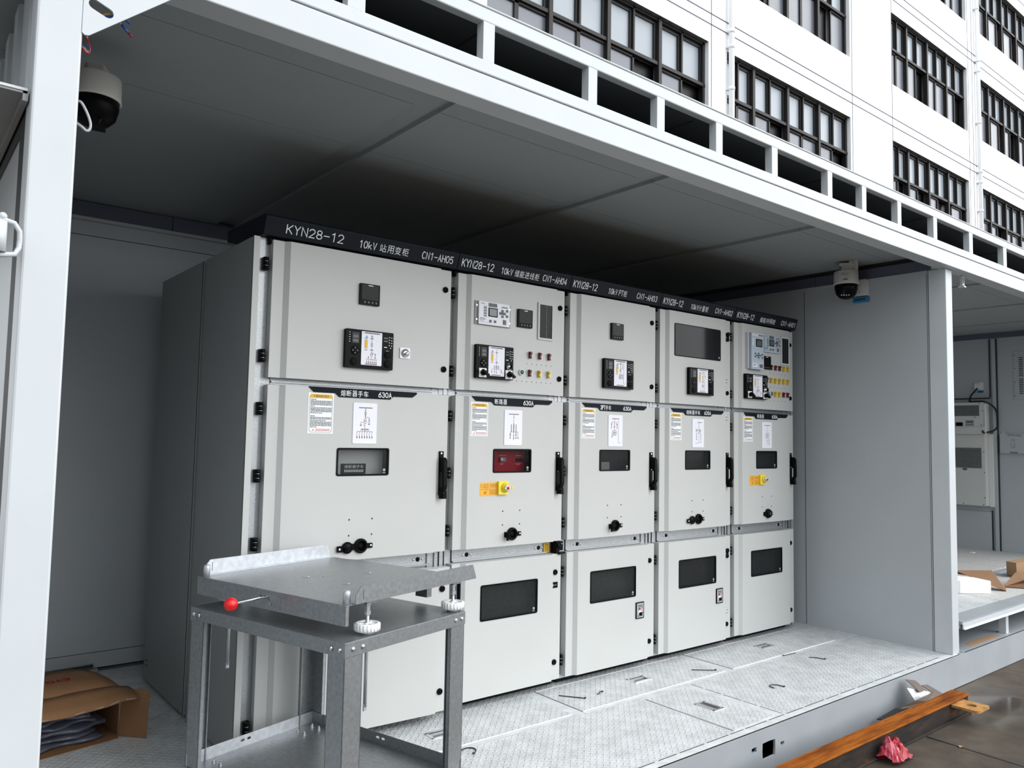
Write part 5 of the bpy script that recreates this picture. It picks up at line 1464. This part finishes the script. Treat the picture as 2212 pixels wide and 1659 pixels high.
for i in (0, 2, 4, 5, 6, 7):
    p = rows_[3][i]; q = rows_[3][i + 1]
    b.quad((p[0] + .01, p[1] + .012, p[2] + .0045), (q[0] - .012, q[1] + .012, q[2] + .0045), (q[0] - .015, q[1] + .002, q[2] + .003), (p[0] + .015, p[1] + .003, p[2] + .003), 'tape')
b.build('flap', o, solid=.004, clean=False, label='front flap bowed down with torn tape along its edge')
b = MB(); b.add([(0, 0, .004), (.075, -.118, .002), (.080, -.122, .215), (.006, 0, H - .002)], [(0, 1, 2, 3)], 'cardboard'); b.build('flap', o, solid=.004, clean=False, label='side flap standing open to the right')
b = MB(); b.add([(-.52, 0, .004), (0, 0, .004), (-.01, -.03, .002), (-.52, -.052, .002)], [(0, 1, 2, 3)], 'cardboard'); b.build('flap', o, solid=.003, clean=False, label='bottom flap lying on the floor')
zz = .008
for k, (tilt, th, sh, lab) in enumerate(((.00, .020, 0, 'lowest plastic sleeve in the cardboard box'), (.02, .016, .03, 'plastic sleeve second from the bottom in the cardboard box'), (-.02, .022, -.01, 'middle plastic sleeve in the cardboard box'), (.02, .016, .04, 'plastic sleeve second from the top in the cardboard box'), (-.01, .020, .07, 'topmost plastic sleeve in the cardboard box'))):
    b = MB(); m_ = 10
    P1 = [(-.50 + .44 * i / m_ - sh, .015 + .02 * math.sin(i * 1.3 + k), zz + .003 * math.sin(i * 1.7 + k * 2) + tilt * (.3 - .6 * i / m_) * .1) for i in range(m_ + 1)]
    vs = []
    for (x, y, z) in P1:
        vs += [(x, y, z), (x, y - .008, z + th / 2), (x, y, z + th * .92), (x, .40, z + th * .92), (x, .40, z)]
    fs = [(i * 5 + q, (i + 1) * 5 + q, (i + 1) * 5 + (q + 1) % 5, i * 5 + (q + 1) % 5) for i in range(m_) for q in range(5)] + [(0, 1, 2, 3, 4), tuple(m_ * 5 + q for q in range(5))]
    b.add(vs, fs, 'sleeve_plastic', True)
    tag(b.build('plastic_sleeve', loc=(-.356, .655, 0), rot=(0, 0, BA)), lab, 'plastic sleeve', 'clear plastic sleeves in the box')
    zz += th + .0085
b = MB(); b.cyl((-.80, 1.70, .052), (-.262, 1.715, .052), .013, 'chrome', n=14); b.box(-.8, -.24, 1.69, 1.74, .0, .037, 'side_grey')
tag(b.build('metal_bar'), 'shiny metal bar lying along the back wall behind the cardboard box', 'bar')

# ================================================================ LITTER
def tie(pts, label, m='ink', r=.0028):
    b = MB(); b.tube(smooth(pts, 4), r, m, 6)
    p, q = Vector(pts[0]), Vector(pts[1]); d = (q - p).normalized()
    b.obox(p - Vector((.004, .004, 0)), (.008, 0, 0), (0, .008, 0), (0, 0, .006), m)
    tag(b.build('cable_tie'), label, 'cable tie', 'cable ties dropped on the floor')
tie([(1.752, -.237, .0065), (1.71, -.18, .0065), (1.666, -.12, .0065)], 'straight black tie at the near left end of the middle floor hatch')
tie([(1.905, -.215, .0065), (1.885, -.216, .012), (1.87, -.225, .0065), (1.854, -.226, .0065)], 'very short bent black tie right of a straight one on the middle floor hatch')
tie([(2.769, -.33, .0065), (2.71, -.285, .0065), (2.654, -.238, .0065)], 'straight black tie at the far right end of the middle floor hatch')
tie([(3.419, -.384, .0032), (3.48, -.388, .0032), (3.551, -.393, .0032)], 'brown bent wire offcut on the floor edge below the far hatch', 'paper_brown')
tie([(3.573, -.590, .0032), (3.56, -.545, .0032), (3.545, -.52, .0032), (3.527, -.505, .0032)], 'slightly curved black tie on the bare chequer floor near the right wall')
tie([(2.835, -.755, .0032), (2.835, -.72, .0032), (2.815, -.695, .0032), (2.79, -.69, .0032), (2.772, -.705, .0032), (2.765, -.735, .0032)], 'hook-shaped black tie in the middle of the front floor')
tie([(.835, -.475, .0032), (.865, -.452, .0032), (.872, -.425, .0032), (.850, -.405, .0032), (.82, -.408, .0032), (.79, -.425, .0032)], 'curled black tie on the floor beside the trolley leg')

rb = thing('rusty_beam', 'long rusty orange steel beam lying on the ground along the container', 'beam', (2.0, -1.26, -.21))
b = MB(rb.location)
b.box(-1.5, 3.945, -1.317, -1.211, -.106, -.096, 'rust'); b.box(-1.5, 3.945, -1.305, -1.215, -.2, -.106, 'rust_dark'); b.box(-1.5, 3.945, -1.325, -1.208, -.21, -.198, 'rust_dark')
b.build('profile', rb, bevel=.004)
b = MB(rb.location)
b.holed(round_rect(3.690, 3.858, -1.458, -1.300, .018), [[(3.777 + .030 * math.cos(i * PI / 8), -1.384 + .030 * math.sin(i * PI / 8)) for i in range(16)]], .013, lambda x, y, z: (x, y, -.120 + z), 'lug_rust')
b.build('lug_plate', rb)
sheet([(3.575, -1.10, .0), (3.68, -1.11, -.022), (3.745, -1.15, -.085), (3.60, -1.17, -.060)], [(0, 1, 2, 3)], 'paper_brown', .003, 'paper_scrap', 'brown paper scrap sticking up highest between container and rusty beam', 'scrap', 'scraps stuck beside the rusty beam')
sheet([(3.527, -1.13, -.033), (3.743, -1.17, -.086), (3.64, -1.18, -.110), (3.559, -1.16, -.104)], [(0, 1, 2, 3)], 'film_clear', .001, 'plastic_scrap', 'whitish plastic film scrap below the upright brown paper', 'scrap', 'scraps stuck beside the rusty beam')
sheet([(3.737, -1.20, -.075), (3.80, -1.22, -.094), (3.575, -1.225, -.094), (3.502, -1.19, -.085), (3.42, -1.15, -.12), (3.36, -1.12, -.15), (3.40, -1.19, -.15)], [(0, 1, 2, 3), (3, 2, 6, 5, 4)], 'paper_brown', .003, 'cardboard_scrap', 'flat brown folded strip lying across the rusty beam', 'scrap', 'scraps stuck beside the rusty beam')
sheet([(3.744, -1.12, -.060), (3.84, -1.11, -.075), (3.95, -1.16, -.14), (3.83, -1.18, -.13)], [(0, 1, 2, 3)], 'paper_brown', .004, 'cardboard_scrap', 'brown cardboard scrap nearest the end of the rusty beam', 'scrap', 'scraps stuck beside the rusty beam')
sheet([(3.40, -1.12, -.13), (3.45, -1.19, -.12), (3.25, -1.18, -.155), (3.22, -1.10, -.16)], [(0, 1, 2, 3)], 'gap_rubber_black', .004, 'rubber_scrap', 'black scrap at the left end of the litter beside the rusty beam', 'scrap', 'scraps stuck beside the rusty beam')
# crumpled red bag
b = MB(); rnd = random.Random(5)
n = 9
for (cx, cy, ax_, m_, s0) in ((2.86, -1.375, .085, 'bag_red', 1), (2.825, -1.365, .06, 'bag_pink', 2)):
    vs = []
    for i in range(n + 1):
        for j in range(n + 1):
            u, v = i / n - .5, j / n - .5
            z = -.205 + .075 * max(0, 1 - 3.2 * (u * u + v * v)) + rnd.uniform(0, .016) + (.03 if (u > .1 and v > .1) else 0)
            vs.append((cx + ax_ * 2 * u + rnd.uniform(-.008, .008), cy + .085 * 1.3 * v + rnd.uniform(-.006, .006), z + .004 * s0))
    b.add(vs, [(i * (n + 1) + j, (i + 1) * (n + 1) + j, (i + 1) * (n + 1) + j + 1, i * (n + 1) + j + 1) for i in range(n) for j in range(n)], m_, False)
tag(b.build('plastic_bag', solid=.001, clean=False), 'crumpled red plastic bag on the wet ground in front of the rusty beam', 'bag')
for k, (x, y, m_, l, s_) in enumerate(((3.80, -1.30, 'bag_pink', 'small pale red scrap on the ground under the lug of the rusty beam', .02), (3.31, -1.51, 'cardboard_edge', 'small light brown scrap in the ground joint right of the red bag', .014))):
    b = MB(); b.add([(x - s_, y, -.206), (x, y - s_ * .8, -.200), (x + s_ * 1.6, y + .004, -.206), (x, y + s_, -.203)], [(0, 1, 2, 3)], m_); tag(b.build('litter_scrap', solid=.002, clean=False), l, 'scrap')
